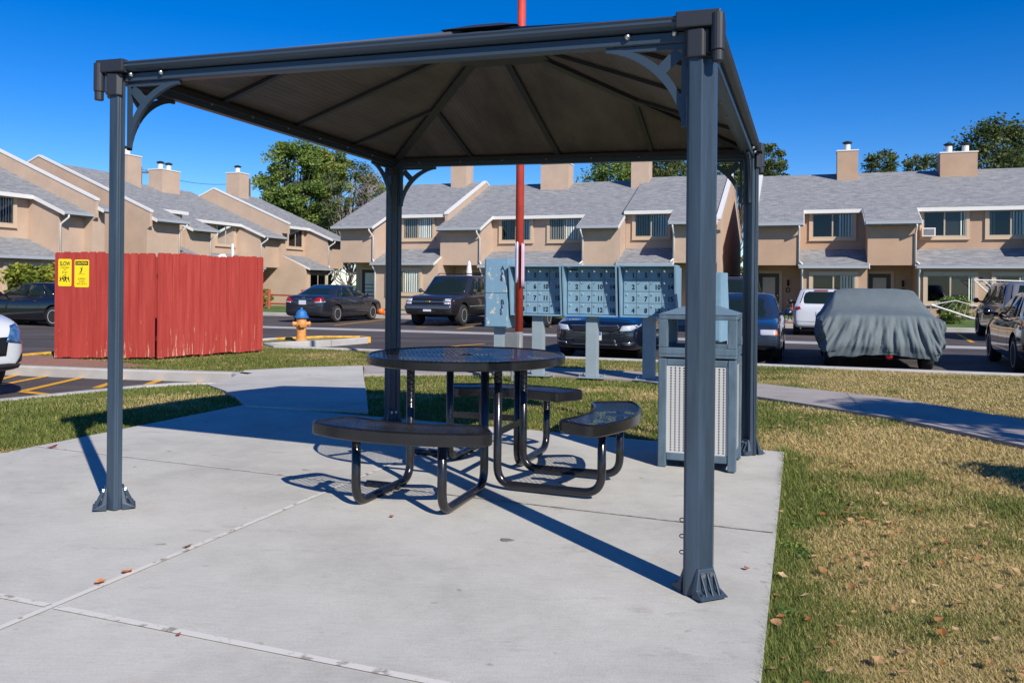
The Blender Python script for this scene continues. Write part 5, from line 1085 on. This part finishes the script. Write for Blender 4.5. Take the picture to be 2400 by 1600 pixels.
# ------------------------------------------------------------ trees
def leaves_mesh(cent, rad, n, size, rng, name, m_, parent=None, squash=1., hang=0):
    """n small leaf quads scattered through clumps (cent: k x 3, rad: k)"""
    k = rng.integers(0, len(cent), n); d = rng.normal(size=(n, 3)); d /= np.linalg.norm(d, axis=1, keepdims=True)
    rr = rad[k]*rng.uniform(.0, 1.15, n)**.6; p = cent[k]+d*rr[:, None]*np.array([1, 1, squash]); p[:, 2] -= hang*rng.uniform(0, 1, n)**2
    a = rng.normal(size=(n, 3)); a[:, 2] *= .6; a /= np.linalg.norm(a, axis=1, keepdims=True); b = np.cross(a, rng.normal(size=(n, 3))); b /= np.linalg.norm(b, axis=1, keepdims=True)
    s_ = size*rng.uniform(.6, 1.3, n)[:, None]; a *= s_; b *= s_*.55
    V = np.stack([p-a, p+b, p+a, p-b], 1).reshape(-1, 3)
    me = bpy.data.meshes.new(name); me.vertices.add(4*n); me.vertices.foreach_set('co', V.ravel()); me.loops.add(4*n); me.loops.foreach_set('vertex_index', np.arange(4*n)); me.polygons.add(n)
    me.polygons.foreach_set('loop_start', np.arange(0, 4*n, 4)); me.polygons.foreach_set('loop_total', np.full(n, 4)); me.update(calc_edges=True)
    at_ = me.attributes.new('rnd', 'FLOAT', 'POINT'); cl = rng.uniform(0, 1, len(cent)); at_.data.foreach_set('value', np.repeat(np.clip(cl[k]*.6+rng.uniform(-.1, .5, n), 0, 1), 4))
    me.materials.append(m_); o = bpy.data.objects.new(name, me); COL.objects.link(o)
    if parent: o.parent = parent
    return o
def tree(name, label, cat, x, y, z, H, Rr, seed, nleaf=14000, lm='leafA', leaf=.16, h0=.25, group='trees behind the houses', dead=0, bark='bark', nclump=60, squash=.75, open_=0, tr=.22, clump=.16):
    if group and 'trees' in group: sml = Rr < 2.3 and seed >= 30; nclump = 85 if sml else int(nclump*1.35); nleaf = int(nleaf*(1.0 if sml else 1.15)); leaf *= .75; clump = .27 if sml else .2; h0 = .52 if sml else h0; Rr = Rr*(1.15 if sml else 1)
    rng = np.random.default_rng(seed); rn = random.Random(seed); e = empty(name, (x, y, z), 0, label, cat, group)
    mb = MB(); pts = [Vector((0, 0, -.3))]; r_ = [tr*1.3]
    for k in range(1, 9): pts.append(Vector((rn.uniform(-.06, .06)*H*.3, rn.uniform(-.06, .06)*H*.3, H*.72*k/8))); r_.append(tr*(1-k/9.5))
    mb.tube(pts, r_, 9); C_ = []; Rd = []
    for k in range(nclump):
        f = rn.random(); zc = H*(h0+(1-h0)*.97*f**.8); env = Rr*math.sqrt(max(.02, 1-((zc/H-(h0+.42*(1-h0)))/(.60*(1-h0)+.02))**2))
        a = rn.uniform(0, 6.283); q = env*rn.uniform(.25, 1)**.6; c = Vector((q*math.cos(a), q*math.sin(a), zc)); t = max(0, min(1, (zc/H-.12)/.72)); i0 = min(7, int(t*8*.72)); st = pts[max(1, i0)]
        mid = (st+c)/2+Vector((rn.uniform(-.3, .3), rn.uniform(-.3, .3), -.06*H*rn.random())); mb.tube([st, mid, c], [tr*.32*(1-.5*t), tr*.18, tr*.05], 5, cap=False)
        C_.append(c); Rd.append(Rr*rn.uniform(clump*.7, clump*1.7))
        for _ in range(3):
            d = Vector((rn.uniform(-1, 1), rn.uniform(-1, 1), rn.uniform(-.5, 1)))*Rr*.25; mb.tube([c, c+d], [tr*.05, tr*.015], 4, cap=False)
    mb.build('trunk', M[bark], e, smooth=True)
    if dead:
        mb = MB()
        for k in range(int(70*dead)):
            a = rn.uniform(-.9, .9); zc = H*rn.uniform(.2, .92); q = Rr*rn.uniform(.55, 1.05); p0 = Vector((q*.35*math.cos(a), q*.35*math.sin(a)-.5, zc*.85)); p1 = Vector((q*math.cos(a), q*math.sin(a)-.5, zc))
            m_ = (p0+p1)/2+Vector((0, 0, rn.uniform(-.4, .4))); mb.tube([p0, m_, p1], [.05, .035, .012], 4, cap=False)
            for _ in range(7): s_ = m_.lerp(p1, rn.random()); mb.tube([s_, s_+Vector((rn.uniform(-1, 1), rn.uniform(-.6, .6), rn.uniform(-.4, .9)))], [.015, .004], 3, cap=False)
        mb.build('dead_branches', M['deadbark'], e)
    if nleaf: leaves_mesh(np.array([tuple(c) for c in C_]), np.array(Rd), nleaf, leaf, rng, 'crown', M[lm], e, squash)
    return e
def atD(px, D, z=-.1): k = (px-1200)/FOC; return k*D, D, z
tree('broadleaf_tree', 'tall green leafy tree behind the left houses, the left one of the big pair', 'tree', *atD(690, 66), 12.4, 2.9, 11, 26000, leaf=.17, nclump=95, group='tall trees between the left and middle rows')
tree('broadleaf_tree', 'tallest bright green tree crown behind the left houses, under the gazebo roof line', 'tree', *atD(770, 68), 12.2, 2.4, 12, 22000, lm='leafM', leaf=.17, nclump=80, group='tall trees between the left and middle rows', dead=.5)
tree('broadleaf_tree', 'lower green bushy tree at the foot of the tall pair, left side', 'tree', *atD(640, 64), 8.2, 2.0, 13, 11000, nclump=50, group='tall trees between the left and middle rows')
tree('half_dead_tree', 'half bare greyish tree beside the middle townhouse roof', 'tree', *atD(820, 63), 10.6, 2.5, 14, 9000, lm='leafB', leaf=.13, dead=1.6, bark='deadbark', nclump=60, group='tall trees between the left and middle rows')
tree('broadleaf_tree', 'small round green tree just left of the rear gazebo post', 'tree', *atD(868, 70), 10.2, 1.6, 15, 8000, nclump=40, group='tall trees between the left and middle rows')
for i, (px, D, H, r_, lm, lab) in enumerate(((1440, 62, 11.3, 2.2, 'leafA', 'green tree behind the middle roof left of the rightmost chimney'), (1555, 62, 11.6, 2.2, 'leafB', 'darker tree behind the middle roof right of the rightmost chimney'), (1500, 65, 11.9, 1.8, 'leafY', 'yellowish tree top hidden mostly by the rightmost middle chimney'),
     (1722, 52, 9.6, 1.3, 'leafB', 'slim dark tree seen in the gap between the middle and right rows'), (1800, 58, 11.6, 1.2, 'leafB', 'small tree top just right of the rear gazebo post'), (2065, 58, 11.8, 1.25, 'leafB', 'thin small tree behind the right roof between its two chimneys, left one'), (2160, 60, 11.8, 1.5, 'leafB', 'low dark tree touching the twin chimney on its left'), (2325, 52, 12.6, 2.2, 'leafB', 'large dark tree at the right edge behind the twin chimney'), (2410, 54, 12.2, 2.4, 'leafB', 'dark tree cut by the right edge of the picture behind the roof'))):
    tree('broadleaf_tree', lab, 'tree', *atD(px, D), H-(.9 if px > 2000 else .3), r_, 30+i, 10000 if r_ > 2 else 5500, lm=lm, leaf=.15, nclump=48 if r_ > 2 else 28, tr=.16)
tree('evergreen_shrub', 'low sunlit green bush seen in the gap between the middle and right rows', 'shrub', *atD(1712, 60), 3.4, 1.7, 60, 4000, lm='leafY', leaf=.14, h0=.05, nclump=25, group=None)
tree('broadleaf_tree', 'unseen tree outside the right edge, added to cast the shadow across the walkway', 'tree', 7.7, 3.3, -.1, 5.0, .95, 71, 12000, leaf=.06, nclump=60, group=None, tr=.09, h0=.4, clump=.3)  # out of view, added for the shadow it lays on the walkway
tree('shadow_shrub', 'unseen shrub outside the right edge, added to cast the shadow on the grass', 'shrub', 4.45, 4.35, -.1, 1.25, .42, 72, 9000, leaf=.035, nclump=60, group=None, tr=.03, h0=.12, clump=.35)  # never in view, put in to shade a patch of lawn
# shrubs by the houses
tree('leafy_shrub', 'yellow green leafy shrub in front of the far left window above the black sedan', 'shrub', *atD(85, 29.6), 1.75, 1.15, 80, 5000, lm='leafY', leaf=.09, h0=.1, nclump=40, group=None, tr=.04, clump=.25)
tree('leafy_shrub', 'round green shrub below the big right hand window', 'shrub', *atD(2240, 31.5), .95, .62, 81, 3500, lm='leafA', leaf=.05, h0=.1, nclump=40, group=None, tr=.03, clump=.3)
tree('leafy_shrub', 'small yellow green plant by the striped door behind the rail fence', 'shrub', *atD(618, 46), .95, .45, 82, 1200, lm='leafY', leaf=.08, h0=.1, nclump=16, group=None, tr=.03, clump=.3)
# utility poles
for px, D, H, lab in ((583, 90, 12.6, 'wooden utility pole with crossarm right of the single far chimney'), (328, 80, 12.4, 'distant utility crossarm between the two left chimneys')):
    x, y, z = atD(px, D); e = empty('utility_pole', (x, y, z), .3, lab, 'utility pole', None)
    mb = MB(); mb.tube([(0, 0, 0), (0, 0, H)], [.16, .11], 10); mb.build('pole', M['wood'], e)
    mb = MB(); mb.box((-1.2, -.06, H-.6), (1.2, .06, H-.45)); mb.build('crossarm', M['wood'], e); mb = MB()
    for q in (-1.1, -.5, .5, 1.1): mb.tube([(q, 0, H-.45), (q, 0, H-.22)], .05, 6)
    mb.build('insulator', M['greypole'], e)
# overhead wire
a_, b_ = Vector(atD(328, 80, 12.1)), Vector(atD(583, 90, 12.2)); mb = MB(); mb.tube([a_.lerp(b_, t)-Vector((0, 0, 3.2*t*(1-t))) for t in np.linspace(0, 1, 14)], .02, 4); tag(mb.build('overhead_wire', M['ink']), 'thin dark wire sagging between the two distant utility poles', 'wire')
# rail fence
p0, p1 = UV(-27.6, 36), UV(-23.6, 36); rf = empty('rail_fence', (p0.x, p0.y, -.14), YAW, 'low red brown split rail fence between the enclosure and the dark grey sedan', 'fence')
for x in (0, 2.0, 4.0): mb = MB(); mb.tube([(x, 0, -.1), (x, 0, 1.05)], .085, 7); mb.build('fence_post', M['rail'], rf)
for z in (.30, .74): mb = MB(); mb.tube([(0, 0, z), (2, .03, z+.03), (4, 0, z)], .05, 6); mb.build('fence_rail', M['rail'], rf)
# orange gate and pale side wall in the passage
p = UV(-24.6, 46); gt = empty('board_gate', (*XY(p), -.1), YAW, 'orange brown board gate in the passage beside the left houses', 'gate')
mb = MB(); 
for i in range(10): mb.box((i*.2, -.02, .0), (i*.2+.19, .02, 1.75))
mb.build('boards', M['orange'], gt)
mb = MB(); mb.box((0, .03, .4), (2, .07, .5)); mb.box((0, .03, 1.3), (2, .07, 1.4)); mb.build('rail', M['orange'], gt)
p = UV(-25.4, 50); gw = empty('garden_wall', (*XY(p), -.1), YAW, 'pale weathered stucco wall closing the passage behind the orange gate', 'wall')
mb = MB(); mb.box((-1, 0, 0), (3.6, .2, 3.2)); mb.build('wall_face', mat('pale_wall', (.40, .34, .27), .95, n1=3, amt=.3, stretch=(1, 1, .25)), gw); mb = MB(); mb.box((-1.04, -.04, 3.2), (3.64, .24, 3.28)); mb.build('coping', M['trim'], gw)
# folded parasol by the middle entry
x, y, z = atD(1099, 37.5, -.1); e = empty('folded_parasol', (x, y, z), 0, 'folded white parasol standing behind the dark suv', 'parasol')
mb = MB(); mb.lathe([(.03, 1.35), (.15, 1.40), (.13, 1.9), (.08, 2.3), (.02, 2.42)], 9); mb.build('canopy', M['white'], e); mb = MB(); mb.tube([(0, 0, 0), (0, 0, 2.45)], .025, 6); mb.build('pole', M['greypole'], e)
# white pointed canopy tops behind the enclosure
x, y, z = atD(527, 24, LOT); e = empty('covered_trailer', (x, y, z), .2, 'white pointed canopy top with a slanted white mast showing above the red boards', 'canopy')
mb = MB(); a = [(-.75, -.6, .0), (.35, -.6, .0), (.35, .6, 0), (-.75, .6, 0)]; mb.add([(q[0], q[1], 1.7) for q in a]+[(-.12, 0, 2.32), (.0, 0, 2.32)], [(0, 1, 5, 4), (1, 2, 5), (2, 3, 4, 5), (3, 0, 4), (3, 2, 1, 0)]); mb.build('canopy', M['white'], e)
mb = MB(); mb.tube([(.28, 0, 0), (.20, 0, 2.62)], .045, 8); mb.build('mast', M['white'], e); mb = MB()
for q in ((-.7, -.55), (.3, -.55), (.3, .55), (-.7, .55)): mb.tube([(*q, 0), (*q, 1.7)], .02, 6)
mb.build('leg', M['greypole'], e)
# sports net and hammock frame on the right lawn
x, y, z = atD(2345, 33, -.12); e = empty('net_frame', (x, y, z), YAW, 'white sagging net frame above the silver suv in front of the right window', 'net'); mb = MB()
A0, A1, A2, A3 = Vector((-.95, 0, 1.72)), Vector((1.4, .1, 1.66)), Vector((-.1, .2, 1.0)), Vector((1.4, .3, .9))
mb.tube([A0, A1], .03, 6); mb.tube([A0, (A0+A2)/2+Vector((0, 0, -.06)), A2], .025, 6); mb.tube([A0+Vector((.3, 0, 0)), A2+Vector((.3, 0, 0))], .02, 5); mb.tube([A2, A2-Vector((0, 0, 1.1))], .03, 6); mb.tube([A3, A3-Vector((0, 0, 1))], .03, 6); mb.build('frame', M['white'], e); mb = MB()
for k in range(14):
    t = k/13; mb.bar(A0.lerp(A1, t), A2.lerp(A3, t), .008, .008)
for k in range(8):
    t = k/8; mb.bar(A0.lerp(A2, t), A1.lerp(A3, t), .008, .008)
mb.build('netting', M['white'], e)
x, y, z = atD(2225, 30.5, -.12); e = empty('hammock_frame', (x, y, z), YAW, 'low white tube frame with strings beside the round shrub', 'frame'); mb = MB()
mb.tube([(-.6, 0, .75), (0, 0, .55), (.7, 0, .30), (1.1, 0, .22)], .035, 6); mb.tube([(-.6, 0, .75), (.2, 0, .92), (.9, 0, .72)], .018, 5); mb.tube([(-.6, 0, .75), (-.6, .4, 0)], .03, 6); mb.tube([(1.1, 0, .22), (1.1, .3, 0)], .03, 6); mb.build('tube', M['white'], e); mb = MB()
for k in range(8): mb.bar((-.5+k*.2, 0, .72-k*.07), (-.2+k*.16, 0, .86-k*.01), .006, .006)
mb.build('strings', M['white'], e)
# small things by the doors
x, y, z = atD(893, 35.5, -.1); e = empty('toy_ball', (x, y, z), 0, 'orange toy lying on the ground by the rear gazebo post, in front of door D', 'toy'); mb = MB(); mb.lathe([(0, 0), (.12, .04), (.17, .15), (.12, .26), (0, .3)], 14); mb.tube([(.1, 0, .05), (.45, .1, .04), (.7, 0, .1)], [.06, .05, .02], 8); mb.build('toy_body', M['amber'], e, smooth=True)
x, y, z = atD(1852, 33.0, -.1); e = empty('childs_bicycle', (x, y, z), YAW+1.2, 'small bicycle leaning by the wall left of the white hatchback', 'bicycle')
for q in (-.33, .33):
    mb = MB(); n = 20; vs = [(q+.22*math.cos(2*math.pi*k/n), 0, .22+.22*math.sin(2*math.pi*k/n)) for k in range(n+1)]; mb.tube(vs, .02, 6, cap=False); w_ = mb.build('wheel', M['tyre'], e); mb = MB()
    for k in range(6): mb.tube([(q, 0, .22), (q+.2*math.cos(k), 0, .22+.2*math.sin(k))], .004, 3)
    mb.build('spokes', M['chrome'], w_)
mb = MB(); mb.tube([(-.33, 0, .22), (-.1, 0, .5), (.25, 0, .52), (.33, 0, .22)], .018, 6); mb.tube([(-.1, 0, .5), (0, 0, .22), (.25, 0, .52), (.22, 0, .72)], .018, 6); mb.build('frame', M['orange'], e)
mb = MB(); mb.tube([(.2, -.2, .74), (.22, 0, .72), (.2, .2, .74)], .014, 6); mb.build('handlebar', M['chrome'], e); mb = MB(); mb.box((-.2, -.05, .56), (0, .05, .60)); mb.build('saddle', M['ink'], e)
p = at(566, 878); 

# ------------------------------------------------------------ grass blades and fallen leaves
def excluded():
    polys = [[XY(UV(*q)) for q in slabuv], [XY(q) for q in pj], [XY(q) for q in far_+near_]]
    return polys
def in_np(poly, x, y):
    c = np.zeros(len(x), bool); j = len(poly)-1
    for i in range(len(poly)):
        xi, yi = poly[i]; xj, yj = poly[j]
        t = ((yi > y) != (yj > y)) & (x < (xj-xi)*(y-yi)/(yj-yi+1e-12)+xi); c ^= t; j = i
    return c
def gz_np(x, y):
    r_ = np.hypot(x, y-3.5); t = np.clip((r_-5.2)/3.8, 0, 1); t = t*t*(3-2*t)
    return (1-t)*(PA*np.clip(x, -6, 6)) - .14*t
EX = excluded(); EX.append([XY(UV(*q)) for q in ((-13.3, 9.85), (-10.2, 10.3), (-10.0, 10.9), (-10.8, 11.1), (-13.3, 11.6))])
NL = nlw
def scatter(n, dmin, dmax, rng):
    """points on the lawn, even in the picture's depth range, inside the camera's view with a margin"""
    y = dmin*(dmax/dmin)**rng.uniform(0, 1, n) ; k = np.where(rng.random(n) < .8, rng.uniform(-.72, .72, n), rng.uniform(-1.6, 1.6, n)); x = k*y
    ok = in_np(NL, x, y)
    for P_ in EX: ok &= ~in_np(P_, x, y)
    ok &= ~in_np([XY(Lp), XY(Cp), XY(Rp), XY(Bk)], x, y)
    return x[ok], y[ok]
def fbm(x, y, s, seed):
    rg = np.random.default_rng(seed); v = np.zeros(len(x)); a = 1.
    for o in range(4):
        for _ in range(3):
            th = rg.uniform(0, 6.28); ph = rg.uniform(0, 6.28); f = s*(1.9**o)*rg.uniform(.7, 1.3); v += a*np.sin((x*math.cos(th)+y*math.sin(th))*f*6.28+ph+1.5*np.sin((x*math.sin(th)-y*math.cos(th))*f*4+ph))
        a *= .6
    return v/4
def grass(name, n, dmin, dmax, seed, hmul=1.):
    rng = np.random.default_rng(seed); x, y = scatter(n, dmin, dmax, rng); m_ = len(x); D = np.hypot(x, y)
    z = gz_np(x, y)-.032; sc_ = np.clip(D/4.2, .8, 2.3)
    dry = fbm(x, y, .28, 5)*.9+fbm(x, y, 1.1, 9)*.5
    u, v = CC*x+SS*y, -SS*x+CC*y
    near_e = np.exp(-np.abs(u-uR)/.22)*(v < vtop+.2)*(u > uR-.05); dry = dry + (-.30+1.02/(1+np.exp(-np.clip((u-uR-.1)/.35, -30, 30)))) - near_e*1.6 + np.where(v > vtop, .25, 0)*(1/(1+np.exp(-np.clip((u-uR)/1.2, -30, 30))))
    green = dry < rng.normal(0, .35, m_)
    rnd = np.where(green, rng.uniform(0, .5, m_), rng.uniform(.5, 1, m_))
    L_ = (rng.uniform(.018, .040, m_)+.03*near_e*rng.uniform(0, 1, m_))*np.where(green, 1.05, .9)*hmul*np.clip(sc_, 1, 1.5); w = .0015*sc_*rng.uniform(.7, 1.3, m_)
    a = rng.uniform(0, 6.283, m_); tilt = np.where(green, rng.uniform(.4, 1.2, m_), rng.uniform(.75, 1.45, m_)); dx, dy = np.cos(a), np.sin(a); px_, py_ = -dy, dx
    hh = L_*np.cos(tilt); ll = L_*np.sin(tilt)
    b0 = np.stack([x-px_*w, y-py_*w, z], 1); b1 = np.stack([x+px_*w, y+py_*w, z], 1)
    m0 = np.stack([x+dx*ll*.4-px_*w*.8, y+dy*ll*.4-py_*w*.8, z+hh*.6], 1); m1 = np.stack([x+dx*ll*.4+px_*w*.8, y+dy*ll*.4+py_*w*.8, z+hh*.6], 1); t_ = np.stack([x+dx*ll, y+dy*ll, z+hh], 1)
    V = np.stack([b0, b1, m1, m0, t_], 1).reshape(-1, 3); nb = m_
    me = bpy.data.meshes.new(name); me.vertices.add(5*nb); me.vertices.foreach_set('co', V.ravel()); base = np.arange(nb)[:, None]*5
    li = np.concatenate([base+np.array([0, 1, 2, 3]), base+np.array([3, 2, 4])], 1).ravel(); me.loops.add(7*nb); me.loops.foreach_set('vertex_index', li); me.polygons.add(2*nb)
    ls = (np.arange(nb)[:, None]*7+np.array([0, 4])).ravel(); me.polygons.foreach_set('loop_start', ls); me.polygons.foreach_set('loop_total', np.tile([4, 3], nb)); me.update(calc_edges=True)
    at_ = me.attributes.new('rnd', 'FLOAT', 'POINT'); at_.data.foreach_set('value', np.repeat(rnd, 5)); me.materials.append(M['blade']); o = bpy.data.objects.new(name, me); COL.objects.link(o)
    return tag(o, 'short green and straw coloured lawn grass around the concrete pad', 'grass', None, 'stuff')
grass('grass', 1450000, 2.2, 17.5, 3)
# broadleaf weeds by the pad edge
rng = np.random.default_rng(12); cw = []
for k in range(10):
    v = rng.uniform(.6, 6.0) if k > 5 else [1.2, 1.9, 2.35, 3.3, 4.1, 4.6][k]; u = uR+rng.uniform(.04, .30); p = UV(u, v); cw.append((p.x, p.y, gz(p.x, p.y)-.01))
o = leaves_mesh(np.array(cw), rng.uniform(.04, .08, len(cw)), 900, .012, rng, 'weeds', M['leafA'], None, .3); tag(o, 'low broadleaf weeds along the right edge of the concrete pad', 'weeds', None, 'stuff')
# leaf litter
def leaf_shape(mb, c, s, a, rn, curl=.3):
    n = 7; vs = []; up = Vector((rn.uniform(-.35, .35), rn.uniform(-.35, .35), 1)).normalized(); t = Vector((math.cos(a), math.sin(a), 0)); t = (t-up*t.dot(up)).normalized(); b = up.cross(t)
    prof = [0, .32, .42, .36, .24, .10, 0]
    for i, w in enumerate(prof):
        f = i/(n-1)-.5; h = curl*(f*f)*s*1.6
        for sg in (-1, 0, 1): vs.append(c+t*f*s+b*(sg*w*s*(1+.15*rn.uniform(-1, 1)))+up*(h+abs(sg)*w*s*curl*1.2+.004))
    mb.add(vs, [(i*3+j, i*3+j+1, (i+1)*3+j+1, (i+1)*3+j) for i in range(n-1) for j in range(2)])
def paint_rnd(o, val): me = o.data; at_ = me.attributes.new('rnd', 'FLOAT', 'POINT'); at_.data.foreach_set('value', np.full(len(me.vertices), val) if np.isscalar(val) else val)
rn = random.Random(5); mb = MB(); vals = []
rng = np.random.default_rng(8); x, y = scatter(1500, 2.4, 13, rng)
for i in range(min(len(x), 620)):
    u_, v_ = toUV(x[i], y[i]); 
    if u_ < uR and rn.random() < .8: continue
    leaf_shape(mb, Vector((x[i], y[i], gz(x[i], y[i])-.004)), rn.uniform(.022, .052), rn.uniform(0, 6.28), rn); vals += [rn.random()]*21
o = mb.build('leaf_litter', M['litter'], recalc=False); paint_rnd(o, np.array(vals)); tag(o, 'scattered dry brown and orange leaves lying in the lawn', 'leaves', None, 'stuff')
M['leafred'] = mat('leaf_red', (.35, .015, .02), .5, n1=60, amt=.4); M['leaforange'] = mat('leaf_orange', (.60, .22, .05), .7, n1=60, amt=.4); M['leafbrown'] = mat('leaf_brown', (.30, .09, .05), .7, n1=60, amt=.4)
spec = [((126, 1070), .062, 'leafred', 'crimson leaf lying alone on the pad left of the left gazebo post'), ((443, 1297), .042, 'leafbrown', 'brown curled leaf on the long joint, uppermost of the three in a row'), ((300, 1359), .044, 'leaforange', 'orange leaf on the long joint, middle one of the three in a row'), ((237, 1385), .040, 'leaforange', 'small orange leaf on the long joint closest to the joint crossing'), ((861, 1120), .028, 'leafred', 'red leaf bit on the joint in the shadow of the bench seat'), ((992, 1063), .036, 'leafbrown', 'dark curled leaf beside the floor joint under the table'), ((1750, 1325), .022, 'leafbrown', 'tiny dark leaf crumb on the pad right of the near gazebo post'), ((420, 1504), .016, 'leafbrown', 'tiny leaf crumb on the lower joint near the left bottom'), ((918, 1217), .02, 'leafbrown', 'tiny reddish crumb in front of the left bench leg'), ((303, 868), .16, 'leaforange', 'orange leaf pile on the asphalt against the kerb behind the left post')]
for (px, py), s_, m_, lab in spec:
    p = at(px, py, LOT if py == 868 else 0)
    if py != 868: p.z = sz(p.x, p.y)+.004
    mb = MB(); leaf_shape(mb, Vector((0, 0, 0)), s_*1.25, rn.uniform(0, 3), rn, .28)
    if s_ > .1:
        for k in range(6): leaf_shape(mb, Vector((rn.uniform(-.12, .12), rn.uniform(-.05, .05), .01)), .1, rn.uniform(0, 6), rn, .5)
    o = mb.build('fallen_leaf', M[m_], loc=p, recalc=False); tag(o, lab, 'leaf', 'fallen leaves on the paving')
# dark stains on the slab are part of the slab; two flat gum spots
for (px, py), s_, lab in (((1187, 1266), .028, 'dark splat stain on the pad between the bench and the near post'), ((1320, 1128), .022, 'small dark blob on the pad beside the right bench leg')):
    p = at(px, py, 0); mb = MB(); n = 18; r0 = [s_*(.55+.45*rn.random()) for _ in range(n)]; mb.prism([(r0[k]*math.cos(6.283*k/n)*1.6, r0[k]*math.sin(6.283*k/n)) for k in range(n)], 0, .003, 'z')
    o = mb.build('ground_stain', mat('stain', (.2, .18, .17), .8), loc=(p.x, p.y, sz(p.x, p.y)+.0015)); tag(o, lab, 'stain', None)
bpy.context.view_layer.update()
